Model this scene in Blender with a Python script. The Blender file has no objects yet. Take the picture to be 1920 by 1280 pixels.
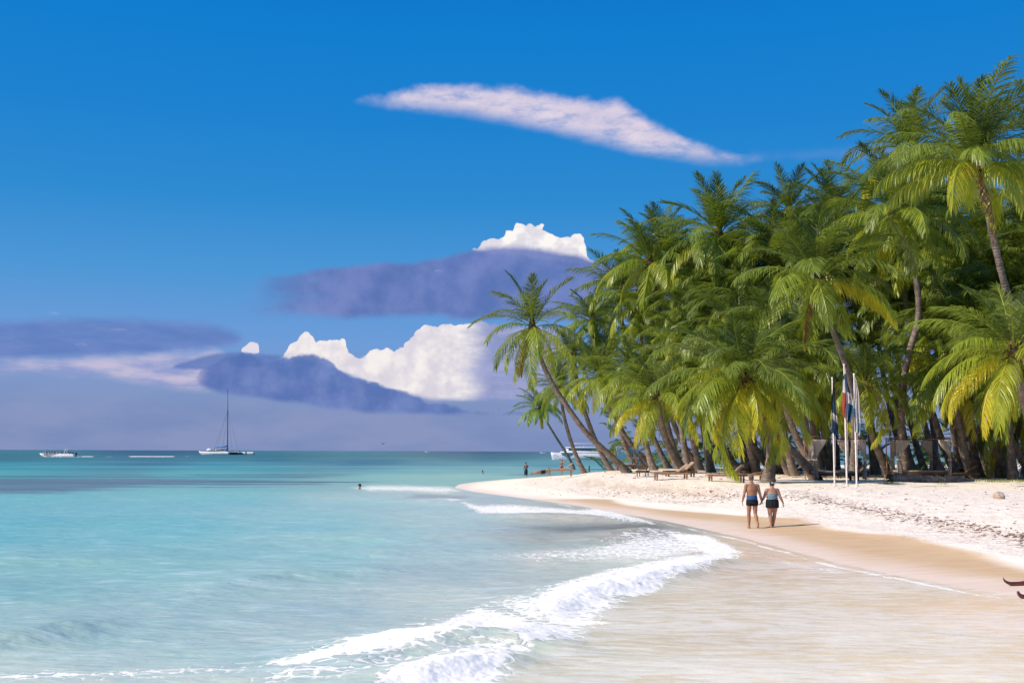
import bpy, bmesh, math, random
import numpy as np
from mathutils import Vector, Matrix, noise as mnoise

SC = bpy.context.scene
COL = SC.collection
R = math.radians
# ------------------------------------------------------------------ camera
FPX = 2133.3; CAMZ = 2.6
PITCH = math.atan(206 / FPX); ROLL = R(0.2)
CAM = Vector((0, 0, CAMZ))
F_ = Vector((0, math.cos(PITCH), math.sin(PITCH)))
R0 = Vector((1, 0, 0)); U0 = Vector((0, -math.sin(PITCH), math.cos(PITCH)))
R_ = R0 * math.cos(ROLL) + U0 * math.sin(ROLL)
U_ = U0 * math.cos(ROLL) - R0 * math.sin(ROLL)
cd = bpy.data.cameras.new('camera'); cam = bpy.data.objects.new('camera', cd); COL.objects.link(cam)
cd.lens = 40; cd.sensor_width = 36; cd.clip_start = 0.1; cd.clip_end = 80000
M = Matrix((R_, U_, -F_)).transposed().to_4x4(); M.translation = CAM
cam.matrix_world = M
SC.camera = cam
# ------------------------------------------------------------------ light
SUN_EL = R(38); SUN_AZ = R(-112)          # azimuth from +Y towards +X : left and a little behind the camera
sdir = Vector((math.sin(SUN_AZ) * math.cos(SUN_EL), math.cos(SUN_AZ) * math.cos(SUN_EL), math.sin(SUN_EL)))
sl = bpy.data.lights.new('sun', 'SUN'); sl.energy = 5.0; sl.angle = R(0.5); sl.color = (1.0, 0.885, 0.73)
so = bpy.data.objects.new('sun', sl); COL.objects.link(so)
so.rotation_euler = sdir.to_track_quat('Z', 'Y').to_euler(); so.location = (-30, -30, 60)
SC.view_settings.view_transform = 'Standard'; SC.view_settings.look = 'None'
SC.view_settings.exposure = 0.12; SC.view_settings.gamma = 1
SC.render.resolution_x = 1024; SC.render.resolution_y = 682
SC.render.engine = 'CYCLES'
SC.cycles.max_bounces = 6; SC.cycles.transparent_max_bounces = 8

def ray(px, py):
    return F_ + R_ * ((px - 960) / FPX) + U_ * ((640 - py) / FPX)
def lin(c):
    return tuple(((v / 255) / 12.92 if v / 255 < 0.04045 else ((v / 255 + 0.055) / 1.055) ** 2.4) for v in c)

# ------------------------------------------------------------------ world (procedural sky and clouds by direction)
W = bpy.data.worlds.new('World'); SC.world = W; W.use_nodes = True
NT = W.node_tree; NT.nodes.clear()
class NG:
    def __init__(s, nt): s.nt = nt
    def n(s, t, **k):
        x = s.nt.nodes.new(t)
        for a, b in k.items(): setattr(x, a, b)
        return x
    def put(s, sock, v):
        if isinstance(v, bpy.types.NodeSocket): s.nt.links.new(v, sock)
        elif v is not None: sock.default_value = v
    def m(s, op, a, b=None, c=None, clamp=False):
        x = s.n('ShaderNodeMath', operation=op, use_clamp=clamp)
        s.put(x.inputs[0], a)
        if b is not None: s.put(x.inputs[1], b)
        if c is not None: s.put(x.inputs[2], c)
        return x.outputs[0]
    def ss(s, v, a, b, lo=0.0, hi=1.0, kind='SMOOTHSTEP'):
        x = s.n('ShaderNodeMapRange', interpolation_type=kind)
        s.put(x.inputs[0], v); s.put(x.inputs[1], a); s.put(x.inputs[2], b); s.put(x.inputs[3], lo); s.put(x.inputs[4], hi)
        return x.outputs[0]
    def mix(s, f, a, b, blend='MIX'):
        x = s.n('ShaderNodeMix', data_type='RGBA', blend_type=blend)
        s.put(x.inputs[0], f)
        s.put(x.inputs[6], a if isinstance(a, bpy.types.NodeSocket) else (*a[:3], 1))
        s.put(x.inputs[7], b if isinstance(b, bpy.types.NodeSocket) else (*b[:3], 1))
        return x.outputs[2]
    def noise(s, vec, scale, detail=4, rough=0.55, dist=0.0, color=False):
        x = s.n('ShaderNodeTexNoise'); s.put(x.inputs['Vector'], vec)
        x.inputs['Scale'].default_value = scale; x.inputs['Detail'].default_value = detail
        x.inputs['Roughness'].default_value = rough; x.inputs['Distortion'].default_value = dist
        return x.outputs['Color' if color else 'Fac']
    def vec(s, x, y, z=0.0):
        c = s.n('ShaderNodeCombineXYZ'); s.put(c.inputs[0], x); s.put(c.inputs[1], y); s.put(c.inputs[2], z)
        return c.outputs[0]
    def scale(s, v, sc, loc=(0, 0, 0)):
        x = s.n('ShaderNodeMapping'); s.put(x.inputs[0], v); x.inputs['Scale'].default_value = sc; x.inputs['Location'].default_value = loc
        return x.outputs[0]
    def curve(s, t, pts):
        x = s.n('ShaderNodeFloatCurve'); cv = x.mapping.curves[0]
        pts = sorted(pts)
        cv.points[0].location = pts[0]; cv.points[1].location = pts[-1]
        for p in pts[1:-1]: cv.points.new(p[0], p[1])
        for p in cv.points: p.handle_type = 'AUTO_CLAMPED' if len(pts) > 2 else 'VECTOR'
        x.mapping.use_clip = False; x.mapping.update()
        s.put(x.inputs['Value'], t); return x.outputs[0]
    def ramp(s, f, stops, interp='LINEAR'):
        x = s.n('ShaderNodeValToRGB'); r = x.color_ramp; r.interpolation = interp
        r.elements[0].position = stops[0][0]; r.elements[0].color = (*stops[0][1], 1)
        r.elements[1].position = stops[-1][0]; r.elements[1].color = (*stops[-1][1], 1)
        for p, c in stops[1:-1]:
            e = r.elements.new(p); e.color = (*c, 1)
        s.put(x.inputs[0], f); return x.outputs[0]

g = NG(NT)
tc = g.n('ShaderNodeTexCoord'); sep = g.n('ShaderNodeSeparateXYZ'); NT.links.new(tc.outputs['Generated'], sep.inputs[0])
uu = g.m('ARCTAN2', sep.outputs[0], sep.outputs[1]); vv = g.m('ARCSINE', sep.outputs[2])
def uv_of(px, py):
    d = ray(px, py).normalized(); return math.atan2(d.x, d.y), math.asin(d.z)
sky = g.n('ShaderNodeTexSky', sky_type='NISHITA'); sky.sun_disc = False
sky.sun_elevation = SUN_EL; sky.sun_rotation = SUN_AZ % (2 * math.pi)
def evy(py): return max(uv_of(960, py)[1], -0.05)
vn = g.m('MULTIPLY', vv, 2.0, clamp=True)
stops = [(evy(846) * 2, (122, 141, 184)), (evy(790) * 2, (126, 145, 188)), (evy(720) * 2, (122, 149, 198)), (evy(640) * 2, (104, 152, 212)),
         (evy(520) * 2, (72, 147, 210)), (evy(380) * 2, (40, 135, 205)), (evy(220) * 2, (20, 126, 204)), (evy(60) * 2, (4, 122, 202)), (0.95, (4, 100, 185))]
base = g.ramp(vn, [(max(0, p), lin(c)) for p, c in stops])
# the sky is a little deeper to the left and upper right
P = g.vec(uu, vv)
PUFF = [None]
def cloud_layer(prev, top, bot, col, soft=0.004, amp=0.004, nscale=60, det=5, rough=0.6, softb=None, ampb=None, seed=0.0, maxop=1.0, ends=True, stretch=1.0, puff=0.0):
    us = [uv_of(*p)[0] for p in top + bot]; u0, u1 = min(us), max(us)
    pad = (u1 - u0) * 0.03; u0 -= pad; u1 += pad
    t = g.ss(uu, u0, u1, kind='LINEAR')
    def pts(pl, sgn):
        q = [((uv_of(*p)[0] - u0) / (u1 - u0), uv_of(*p)[1]) for p in pl]
        q = [(0.0, q[0][1] + sgn * 0.012)] + q + [(1.0, q[-1][1] + sgn * 0.012)]
        return q
    tp = g.curve(t, pts(top, -1)); bt = g.curve(t, pts(bot, 1))
    nz = g.noise(g.scale(P, (1.0 / stretch, 1, 1), (seed, seed * 1.7, seed * .3)), nscale, det, rough)
    nzc = g.m('MULTIPLY', g.m('SUBTRACT', nz, 0.5), 2.0)
    if puff:
        pf = None
        for sc_, am in ((75, 1.0), (180, .45)):
            vo = g.n('ShaderNodeTexVoronoi', feature='F1'); g.put(vo.inputs['Vector'], P); vo.inputs['Scale'].default_value = sc_
            q = g.m('MULTIPLY', g.m('SUBTRACT', .42, vo.outputs['Distance']), am * puff * 1.15); pf = q if pf is None else g.m('ADD', pf, q)
        PUFF[0] = pf; tp = g.m('ADD', tp, pf)
    a = g.m('ADD', g.m('SUBTRACT', tp, vv), g.m('MULTIPLY', nzc, amp))
    b = g.m('ADD', g.m('SUBTRACT', vv, bt), g.m('MULTIPLY', nzc, amp if ampb is None else ampb))
    ma = g.ss(a, -soft * .2, soft * .8); mb = g.ss(b, -(softb or soft) * .2, (softb or soft) * .8)
    msk = g.m('MULTIPLY', g.m('MULTIPLY', ma, mb), maxop)
    if ends:
        msk = g.m('MULTIPLY', msk, g.m('MULTIPLY', g.ss(t, 0.0, 0.06), g.ss(t, 1.0, 0.94)))
    return msk
def emboss(sc, du, dv, k, det=5, rough=.6, seed=0.0):
    a = g.noise(g.scale(P, (1, 1, 1), (seed, seed, 0)), sc, det, rough); b = g.noise(g.scale(P, (1, 1, 1), (seed + du, seed + dv, 0)), sc, det, rough)
    return g.m('ADD', g.m('MULTIPLY', g.m('SUBTRACT', a, b), k), 0.5, clamp=True)
c = base
purple = lin((98, 119, 181)); dkblue = lin((84, 112, 180)); lav = lin((150, 158, 200)); pinkw = lin((196, 188, 212)); white = lin((247, 241, 240)); cream = lin((222, 214, 222))
big = g.noise(g.scale(P, (1, 3, 1)), 9, 5, .55)
bandn = g.noise(g.scale(P, (1, 4, 1), (3, 1, 0)), 22, 6, .6)
# horizon murk
hz = g.m('MULTIPLY', g.ss(vv, evy(690), evy(810)), 0.75)
c = g.mix(hz, c, g.mix(g.ss(big, .35, .65), lin((116, 136, 184)), lin((136, 148, 190))))
# left soft purple bank
m_ = cloud_layer(c, [(-400, 600), (0, 596), (100, 588), (200, 590), (320, 598), (400, 606), (460, 630)], [(-400, 690), (0, 680), (150, 675), (300, 665), (420, 655), (460, 640)], purple, soft=.012, softb=.01, amp=.006, nscale=30, seed=2.3, maxop=.85, stretch=3)
c = g.mix(m_, c, g.mix(g.ss(bandn, .3, .7), lin((90, 118, 184)), lin((108, 130, 192))))
# left pinkish patches
m_ = cloud_layer(c, [(-300, 675), (0, 672), (150, 665), (230, 652), (300, 652), (400, 652), (432, 668)], [(-300, 715), (0, 706), (160, 708), (250, 728), (380, 735), (432, 700)], pinkw, soft=.012, softb=.012, amp=.012, nscale=24, seed=5.1, maxop=.8, stretch=2)
c = g.mix(m_, c, g.mix(g.ss(bandn, .35, .65), lin((148, 156, 204)), lin((204, 192, 214))))
m_ = cloud_layer(c, [(340, 700), (385, 690), (420, 686), (432, 694)], [(340, 704), (380, 722), (410, 716), (432, 700)], pinkw, soft=.005, softb=.008, amp=.006, nscale=70, seed=1.1, maxop=.0)
c = g.mix(m_, c, lin((208, 198, 216)))
# high pinkish streak
st_top = [(655, 188), (690, 180), (720, 184), (745, 176), (780, 166), (860, 160), (930, 163), (1000, 172), (1070, 180), (1150, 180), (1185, 198), (1230, 226), (1270, 248), (1330, 272), (1390, 290), (1430, 298)]
st_bot = [(655, 192), (690, 196), (740, 206), (800, 212), (880, 222), (960, 238), (1030, 250), (1100, 266), (1160, 282), (1230, 298), (1300, 306), (1360, 308), (1430, 302)]
m_ = cloud_layer(c, st_top, st_bot, white, soft=.013, softb=.018, amp=.011, ampb=.004, nscale=34, rough=.60, seed=7.7, maxop=.95, det=5, stretch=1.4)
wsp = g.noise(g.scale(P, (.55, 1.6, 1), (2, 8, 0)), 34, 6, .65)
m_ = g.m('MULTIPLY', m_, g.ss(wsp, .30, .56, .35, 1.0))
e1 = emboss(16, .008, -.014, 1.6, seed=7.7, det=5)
c = g.mix(m_, c, g.mix(g.ss(e1, .25, .75), lin((208, 198, 220)), lin((228, 214, 226))))
m_ = cloud_layer(c, [(1400, 285), (1500, 280), (1580, 272), (1700, 270)], [(1400, 300), (1500, 303), (1600, 304), (1700, 302)], white, soft=.02, softb=.01, amp=.008, nscale=24, seed=4.4, maxop=.35)
c = g.mix(m_, c, lin((160, 168, 214)))
# white head above the purple bank
m_ = cloud_layer(c, [(884, 462), (898, 452), (912, 442), (924, 437), (938, 440), (950, 438), (960, 428), (974, 419), (990, 415), (1008, 416), (1020, 424), (1026, 434), (1040, 441), (1056, 444), (1072, 440), (1086, 441), (1095, 450), (1099, 466), (1101, 484), (1108, 487), (1118, 486)], [(884, 470), (960, 480), (1040, 490), (1102, 496), (1118, 492)], white, soft=.0012, softb=.004, amp=.0016, nscale=110, rough=.62, seed=9.2, det=5, puff=.008)
e2 = emboss(38, .006, -.006, 2.2, seed=9.2, det=5)
c = g.mix(m_, c, g.mix(g.ss(g.m('ADD', e2, g.m('MULTIPLY', PUFF[0], 45)), .2, .75), lin((220, 216, 226)), lin((250, 245, 241))))
# purple bank behind the lone palm
m_ = cloud_layer(c, [(478, 520), (540, 512), (620, 500), (700, 492), (780, 486), (840, 476), (890, 463), (960, 459), (1040, 466), (1130, 488), (1300, 500), (2000, 520)], [(478, 596), (600, 597), (700, 600), (800, 598), (920, 604), (1300, 606), (2000, 620)], purple, soft=.007, softb=.009, amp=.005, nscale=40, seed=3.3, maxop=.95, stretch=1.6)
e4 = emboss(14, .01, -.012, 1.5, seed=3.3, det=5)
m_ = g.m('MULTIPLY', m_, g.ss(g.m('ADD', uu, g.m('MULTIPLY', bandn, .10)), uv_of(500, 550)[0] + .02, uv_of(640, 550)[0] + .04, .15, 1))
c = g.mix(m_, c, g.mix(g.ss(e4, .2, .8), lin((86, 110, 174)), lin((118, 132, 192))))
# large white cumulus
m_ = cloud_layer(c, [(512, 667), (526, 660), (540, 648), (546, 638), (556, 634), (564, 626), (576, 621), (586, 626), (592, 636), (604, 641), (618, 638), (628, 631), (640, 630), (647, 640), (652, 654), (668, 660), (690, 657), (712, 650), (735, 651), (752, 643), (764, 632), (774, 622), (790, 612), (806, 606), (830, 603), (880, 603), (930, 605), (1000, 610), (1080, 620)],
    [(512, 672), (590, 680), (640, 700), (700, 722), (760, 740), (830, 752), (870, 752), (930, 752), (1000, 750), (1080, 740)], white, soft=.0013, softb=.006, amp=.0018, nscale=95, rough=.63, seed=12.0, det=5, puff=.008)
e3 = emboss(26, .008, -.008, 2.0, seed=12.0, det=5)
wc = g.mix(g.ss(g.m('ADD', e3, g.m('MULTIPLY', PUFF[0], 40)), .15, .8), lin((214, 208, 220)), lin((242, 235, 234)))
wc = g.mix(g.m('MULTIPLY', g.ss(g.m('ADD', uu, g.m('MULTIPLY', g.m('SUBTRACT', bandn, .5), .05)), uv_of(850, 650)[0], uv_of(925, 650)[0]), .9), wc, g.mix(g.ss(bandn, .35, .7), lin((118, 134, 190)), lin((150, 158, 204))))
c = g.mix(m_, c, wc)
# small puff
m_ = cloud_layer(c, [(452, 657), (460, 648), (470, 641), (483, 643), (486, 657)], [(452, 659), (468, 664), (486, 662)], white, soft=.0015, amp=.002, nscale=140, seed=1.9, ends=False)
c = g.mix(m_, c, lin((222, 216, 228)))
# dark blue cloud in front
m_ = cloud_layer(c, [(318, 692), (350, 676), (390, 664), (440, 658), (500, 662), (540, 668)], [(318, 693), (380, 694), (430, 694), (500, 690), (540, 680)], dkblue, soft=.004, softb=.004, amp=.004, nscale=50, seed=2.6, maxop=.85, det=5, stretch=2)
c = g.mix(m_, c, lin((90, 118, 182)))
m_ = cloud_layer(c, [(372, 700), (392, 682), (420, 670), (460, 664), (520, 668), (580, 664), (618, 672), (640, 692), (670, 706), (720, 720), (790, 743), (860, 760), (950, 770), (1040, 776)],
    [(372, 722), (400, 735), (460, 745), (540, 756), (640, 770), (740, 777), (850, 780), (950, 779), (1040, 778)], dkblue, soft=.004, softb=.006, amp=.0065, ampb=.004, nscale=46, seed=6.6, maxop=.93, det=5, puff=.004, stretch=1.5)
e5 = emboss(20, .01, -.012, 1.8, seed=6.6, det=5)
c = g.mix(m_, c, g.mix(g.ss(g.m('ADD', e5, g.m('MULTIPLY', PUFF[0], 30)), .2, .9), lin((80, 108, 174)), lin((112, 132, 192))))
for (x0, x1, y, k) in ((85, 115, 588, 1.0), (140, 165, 646, 2.0), (205, 240, 618, 3.0), (812, 832, 508, 4.0), (385, 405, 651, 5.0)):
    m_ = cloud_layer(c, [(x0, y), ((x0 + x1) / 2, y - 4), (x1, y)], [(x0, y + 1), ((x0 + x1) / 2, y + 2), (x1, y + 1)], white, soft=.003, amp=.002, nscale=160, seed=k, maxop=.22)
    c = g.mix(m_, c, lin((205, 200, 225)))
bgN = g.n('ShaderNodeBackground'); g.put(bgN.inputs[0], sky.outputs[0]); bgN.inputs[1].default_value = 0.07
bgC = g.n('ShaderNodeBackground'); g.put(bgC.inputs[0], c); bgC.inputs[1].default_value = 0.98
mx = g.n('ShaderNodeMixShader'); mx.inputs[0].default_value = 0.96
NT.links.new(bgN.outputs[0], mx.inputs[1]); NT.links.new(bgC.outputs[0], mx.inputs[2])
wo = g.n('ShaderNodeOutputWorld'); NT.links.new(mx.outputs[0], wo.inputs[0])
W.cycles.sampling_method = 'MANUAL'; W.cycles.sample_map_resolution = 1024

# ------------------------------------------------------------------ materials
MATS = {}
def material(name):
    m = bpy.data.materials.new(name); m.use_nodes = True; m.node_tree.nodes.clear()
    gg = NG(m.node_tree); out = gg.n('ShaderNodeOutputMaterial'); return m, gg, out
def principled(gg, col, rough=.6, spec=.5, metal=0.0, normal=None):
    p = gg.n('ShaderNodeBsdfPrincipled')
    gg.put(p.inputs['Base Color'], col if isinstance(col, bpy.types.NodeSocket) else (*col[:3], 1))
    gg.put(p.inputs['Roughness'], rough); gg.put(p.inputs['Specular IOR Level'], spec); p.inputs['Metallic'].default_value = metal
    if normal is not None: gg.put(p.inputs['Normal'], normal)
    return p
def bump(gg, h, strength, dist=.05):
    b = gg.n('ShaderNodeBump'); b.inputs['Strength'].default_value = strength; b.inputs['Distance'].default_value = dist
    gg.put(b.inputs['Height'], h); return b.outputs[0]
def simple(name, col, rough=.6, spec=.4, var=.25, scale=12, bmp=.15, metal=0.0):
    """a plain surface with wear: two-scale noise in colour and bump"""
    if name in MATS: return MATS[name]
    m, gg, out = material(name)
    t = gg.n('ShaderNodeTexCoord').outputs['Object']
    n1 = gg.noise(t, scale, 5, .6); n2 = gg.noise(t, scale * .15, 3)
    f = gg.m('ADD', gg.m('MULTIPLY', n1, .6), gg.m('MULTIPLY', n2, .4))
    cc = gg.mix(gg.ss(f, .35, .65), tuple(v * (1 - var) for v in col), tuple(min(1, v * (1 + var)) for v in col))
    p = principled(gg, cc, rough, spec, metal, bump(gg, n1, bmp, .01))
    m.node_tree.links.new(p.outputs[0], out.inputs[0]); MATS[name] = m; return m

def mat_leaf(name, hue):
    m, gg, out = material(name)
    age = gg.n('ShaderNodeAttribute', attribute_name='age').outputs['Fac']
    oi = gg.n('ShaderNodeObjectInfo').outputs['Random']
    pos = gg.n('ShaderNodeTexCoord').outputs['Object']
    n1 = gg.noise(pos, 1.6, 3)
    a = gg.m('ADD', age, gg.m('MULTIPLY', gg.m('SUBTRACT', n1, .5), .55))
    a = gg.m('ADD', a, gg.m('MULTIPLY', gg.m('SUBTRACT', oi, .5), .12), clamp=True)
    a = gg.m('MINIMUM', a, gg.m('MAXIMUM', age, .86))
    cc = gg.ramp(a, [(0.0, (.085, .135, .038)), (.25, (.165, .23, .045)), (.5, (.27, .36, .05)), (.72, (.45, .49, .045)), (.88, (.64, .57, .045)), (.93, (.34, .22, .08)), (1.0, (.20, .13, .08))])
    cc = gg.mix(.5, cc, tuple(h for h in hue), 'MULTIPLY') if hue != (1, 1, 1) else cc
    p = principled(gg, cc, .36, .6)
    tr = gg.n('ShaderNodeBsdfTranslucent'); tcx = gg.mix(1.0, cc, (1.35, 1.25, .5), 'MULTIPLY'); gg.put(tr.inputs[0], tcx)
    ms = gg.n('ShaderNodeMixShader'); ms.inputs[0].default_value = .46
    m.node_tree.links.new(p.outputs[0], ms.inputs[1]); m.node_tree.links.new(tr.outputs[0], ms.inputs[2])
    m.node_tree.links.new(ms.outputs[0], out.inputs[0]); return m
LEAF = mat_leaf('palm_leaf', (1, 1, 1))

def mat_trunk():
    m, gg, out = material('palm_bark')
    uvn = gg.n('ShaderNodeUVMap'); uvn.uv_map = 'UVMap'
    s = gg.n('ShaderNodeSeparateXYZ'); gg.put(s.inputs[0], uvn.outputs[0])
    pos = gg.n('ShaderNodeTexCoord').outputs['Object']
    n = gg.noise(pos, 3.0, 5, .6); n2 = gg.noise(pos, 18.0, 4, .6)
    ph = gg.m('ADD', gg.m('MULTIPLY', s.outputs[1], 6.2), gg.m('MULTIPLY', n, 1.6))
    fr = gg.m('FRACT', ph)
    line = gg.ss(fr, .0, .22)
    cc = gg.mix(gg.ss(n, .35, .65), (.15, .115, .095), (.29, .23, .195))
    cc = gg.mix(gg.m('MULTIPLY', gg.ss(n2, .45, .7), .5), cc, (.36, .31, .27))
    cc = gg.mix(gg.m('MULTIPLY', gg.m('SUBTRACT', 1.0, line), .75), cc, (.035, .025, .02))
    h = gg.m('ADD', gg.m('MULTIPLY', line, .6), gg.m('MULTIPLY', n2, .5))
    p = principled(gg, cc, .85, .2, 0, bump(gg, h, .9, .04))
    m.node_tree.links.new(p.outputs[0], out.inputs[0]); return m
BARK = mat_trunk()

# ------------------------------------------------------------------ numpy noise
rs = np.random.RandomState(11)
_perm = rs.rand(512, 512)
def vnoise(x, y):
    xi = np.floor(x).astype(int); yi = np.floor(y).astype(int); fx = x - xi; fy = y - yi
    fx = fx * fx * (3 - 2 * fx); fy = fy * fy * (3 - 2 * fy)
    a = _perm[xi % 512, yi % 512]; b = _perm[(xi + 1) % 512, yi % 512]; c_ = _perm[xi % 512, (yi + 1) % 512]; d = _perm[(xi + 1) % 512, (yi + 1) % 512]
    return (a * (1 - fx) + b * fx) * (1 - fy) + (c_ * (1 - fx) + d * fx) * fy
def fbm(x, y, o=4, r=.5):
    t = 0; a = 1; s = 0
    for i in range(o):
        t = t + a * vnoise(x * 2 ** i + 17.3 * i, y * 2 ** i + 9.1 * i); s += a; a *= r
    return t / s - .5
def sstep(x, a, b):
    t = np.clip((x - a) / (b - a), 0, 1); return t * t * (3 - 2 * t)

# ------------------------------------------------------------------ the shore, traced as ground distances
def g0(px, py, z=0.0):
    d = ray(px, py); t = (z - CAMZ) / d.z; return (d.x * t, d.y * t)
near = [(845, 914), (880, 922), (940, 930), (1000, 938), (1100, 953), (1200, 972), (1300, 992), (1390, 1012), (1470, 1034), (1560, 1058), (1660, 1080), (1770, 1100), (1920, 1128), (2150, 1165), (2600, 1235), (3600, 1400)]
LAND = [g0(*p) for p in near] + [(60, 4), (400, -20), (600, 400), (250, 260)]
for k, D in ((2000, 200), (1500, 175), (1250, 152), (1100, 133), (1040, 124), (985, 113), (940, 106), (890, 98), (855, 90)):
    LAND.append(((k - 960) / FPX * D, D))
def signed_dist(x, y, poly):
    x = np.asarray(x, float); y = np.asarray(y, float)
    d2 = np.full(x.shape, 1e18); ins = np.zeros(x.shape, bool); n = len(poly)
    for i in range(n):
        ax, ay = poly[i]; bx, by = poly[(i + 1) % n]
        dx, dy = bx - ax, by - ay
        t = np.clip(((x - ax) * dx + (y - ay) * dy) / (dx * dx + dy * dy + 1e-12), 0, 1)
        d2 = np.minimum(d2, (x - ax - t * dx) ** 2 + (y - ay - t * dy) ** 2)
        cnd = ((ay > y) != (by > y)) & (x < (bx - ax) * (y - ay) / (by - ay + 1e-12) + ax)
        ins ^= cnd
    return np.where(ins, 1, -1) * np.sqrt(d2)
def shore(x, y): return signed_dist(x, y, LAND)
def height(x, y, s=None):
    x = np.asarray(x, float); y = np.asarray(y, float)
    if s is None: s = shore(x, y)
    s = s + fbm(x * .12, y * .12, 3) * 1.2 * sstep(np.abs(s), 0, 6)
    z = np.where(s < 0, np.maximum(-2.5, s * .035), 0)
    z = z + np.clip(s, 0, 4) * .045
    z = z + .70 * sstep(s, 3.5, 12.5)
    n = fbm(x * .25, y * .25, 3)
    z = z + n * .16 * sstep(s, 5, 12) + fbm(x * 1.3, y * 1.3, 3) * .07 * sstep(s, 5, 9)
    # little erosion scarp on the point
    ang = x / np.maximum(y, 1) * FPX + 960
    msk = sstep(ang, 1060, 1110) * (1 - sstep(ang, 1330, 1400)) * (y < 120)
    sc = s + fbm(x * .9, y * .9, 4) * 2.2
    z = z + msk * .16 * (sstep(sc, 8.0, 8.6) - .5) * sstep(s, 2, 6)
    return z
def Z(x, y): return float(height(np.array([x]), np.array([y]))[0])
_D = np.exp(np.linspace(math.log(9), math.log(400), 3000))
def ground(px, py):
    """where the line of sight through a photo point meets the ground or water"""
    d = ray(px, py); xs = d.x / d.y * _D; zs = CAMZ + d.z / d.y * _D
    hh = np.maximum(height(xs, _D), 0)
    k = np.argmax(zs < hh)
    if k == 0: k = len(_D) - 1
    return Vector((xs[k], _D[k], hh[k]))
def at(px, py, D):
    d = ray(px, py); return CAM + d * (D / d.y)
def xat(px, D): return (px - 960) / FPX * D
def project(x, y, z):
    v = (x * F_.x + y * F_.y + (z - CAMZ) * F_.z)
    return 960 + FPX * (x * R_.x + y * R_.y + (z - CAMZ) * R_.z) / v, 640 - FPX * (x * U_.x + y * U_.y + (z - CAMZ) * U_.z) / v

def mesh_np(name, V, Fq, mat, attrs=None, smooth=True):
    me = bpy.data.meshes.new(name); me.vertices.add(len(V)); me.vertices.foreach_set('co', np.ascontiguousarray(V, np.float32).ravel())
    nf = len(Fq); k = Fq.shape[1]
    me.loops.add(nf * k); me.loops.foreach_set('vertex_index', np.ascontiguousarray(Fq, np.int32).ravel())
    me.polygons.add(nf); me.polygons.foreach_set('loop_start', np.arange(nf, dtype=np.int32) * k)
    me.polygons.foreach_set('use_smooth', np.full(nf, smooth))
    for an, av in (attrs or {}).items():
        av = np.asarray(av, np.float32)
        if av.ndim == 2:
            a = me.attributes.new(an, 'FLOAT_COLOR', 'POINT'); a.data.foreach_set('color', np.hstack([av, np.ones((len(av), 1), np.float32)]).ravel())
        else:
            a = me.attributes.new(an, 'FLOAT', 'POINT'); a.data.foreach_set('value', av)
    me.update(calc_edges=True); me.materials.append(mat); return me
def link(name, me, parent=None, loc=None):
    o = bpy.data.objects.new(name, me); COL.objects.link(o)
    if parent is not None: o.parent = parent
    if loc is not None: o.location = loc
    return o
def tag(o, label=None, cat=None, group=None, kind=None):
    if label: o['label'] = label
    if cat: o['category'] = cat
    if group: o['group'] = group
    if kind: o['kind'] = kind
    return o
def grid_polar(az, rr):
    A, RR = np.meshgrid(az, rr); x = (np.sin(A) * RR).ravel(); y = (np.cos(A) * RR).ravel()
    nr, na = len(rr), len(az); idx = np.arange(nr * na).reshape(nr, na)
    Fq = np.stack([idx[:-1, :-1], idx[:-1, 1:], idx[1:, 1:], idx[1:, :-1]], -1).reshape(-1, 4)
    return x, y, Fq
def compact(V, Fq, keep, attrs):
    Fq = Fq[keep]; used = np.zeros(len(V), bool); used[Fq.ravel()] = True
    mp = np.cumsum(used) - 1
    return V[used], mp[Fq], {k: v[used] for k, v in attrs.items()}
def azs(step):
    return np.concatenate([np.radians(np.arange(-80, -26, .8)), np.radians(np.arange(-26, 26, step)), np.radians(np.arange(26, 80.1, .8))])
# ------------------------------------------------------------------ beach
rr = np.concatenate([np.linspace(2, 9, 25), 1 / np.linspace(1 / 9.1, 1 / 260, 620), np.array([300, 350, 420, 550, 800, 1500, 4000, 12000, 32000])])
x, y, Fq = grid_polar(azs(.09), rr)
s = shore(x, y); z = height(x, y, s)
z = np.where(s < -40, -2.5, z)
# wet sand band: distance below the high swash line, drawn on the ground
wl = [(1000, 932), (1080, 934), (1150, 936), (1175, 946), (1240, 954), (1390, 968), (1500, 976), (1560, 994), (1640, 1004), (1700, 1010), (1800, 1030), (1860, 1042), (1920, 1062), (2300, 1140), (3000, 1250)]
WET = [g0(px, py, .12) for px, py in wl] + [(60, 2), (-20, 2), (-60, 100)] + [g0(*p) for p in [(700, 920), (845, 918), (920, 932)]]
wet = sstep(signed_dist(x, y, WET) + fbm(x * .5, y * .15, 3) * .9, -.25, .45)
film_sheen = 1 - sstep(s + fbm(x * .35, y * .12, 3) * 1.8, .8, 2.3)
wr = [(1120, 922), (1300, 930), (1480, 930), (1560, 943), (1640, 957), (1740, 972), (1840, 990), (1960, 1010), (2300, 1060)]
WR = [g0(px, py, .5) for px, py in wr]
dw = np.full(x.shape, 1e9)
for a_, b_ in zip(WR[:-1], WR[1:]):
    dx, dy = b_[0] - a_[0], b_[1] - a_[1]; t = np.clip(((x - a_[0]) * dx + (y - a_[1]) * dy) / (dx * dx + dy * dy), 0, 1)
    dw = np.minimum(dw, np.hypot(x - a_[0] - t * dx, y - a_[1] - t * dy))
wrack = np.exp(-(dw / 1.1) ** 2) * sstep(s, 2.5, 4.5)
ang = x / np.maximum(y, 1) * FPX + 960
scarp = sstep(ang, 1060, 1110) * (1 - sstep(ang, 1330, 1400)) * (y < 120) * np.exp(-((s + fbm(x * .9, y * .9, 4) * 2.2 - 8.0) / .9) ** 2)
rough_ = sstep(s + fbm(x * .2, y * .2, 3) * 2, 3.2, 5.0)
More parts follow.
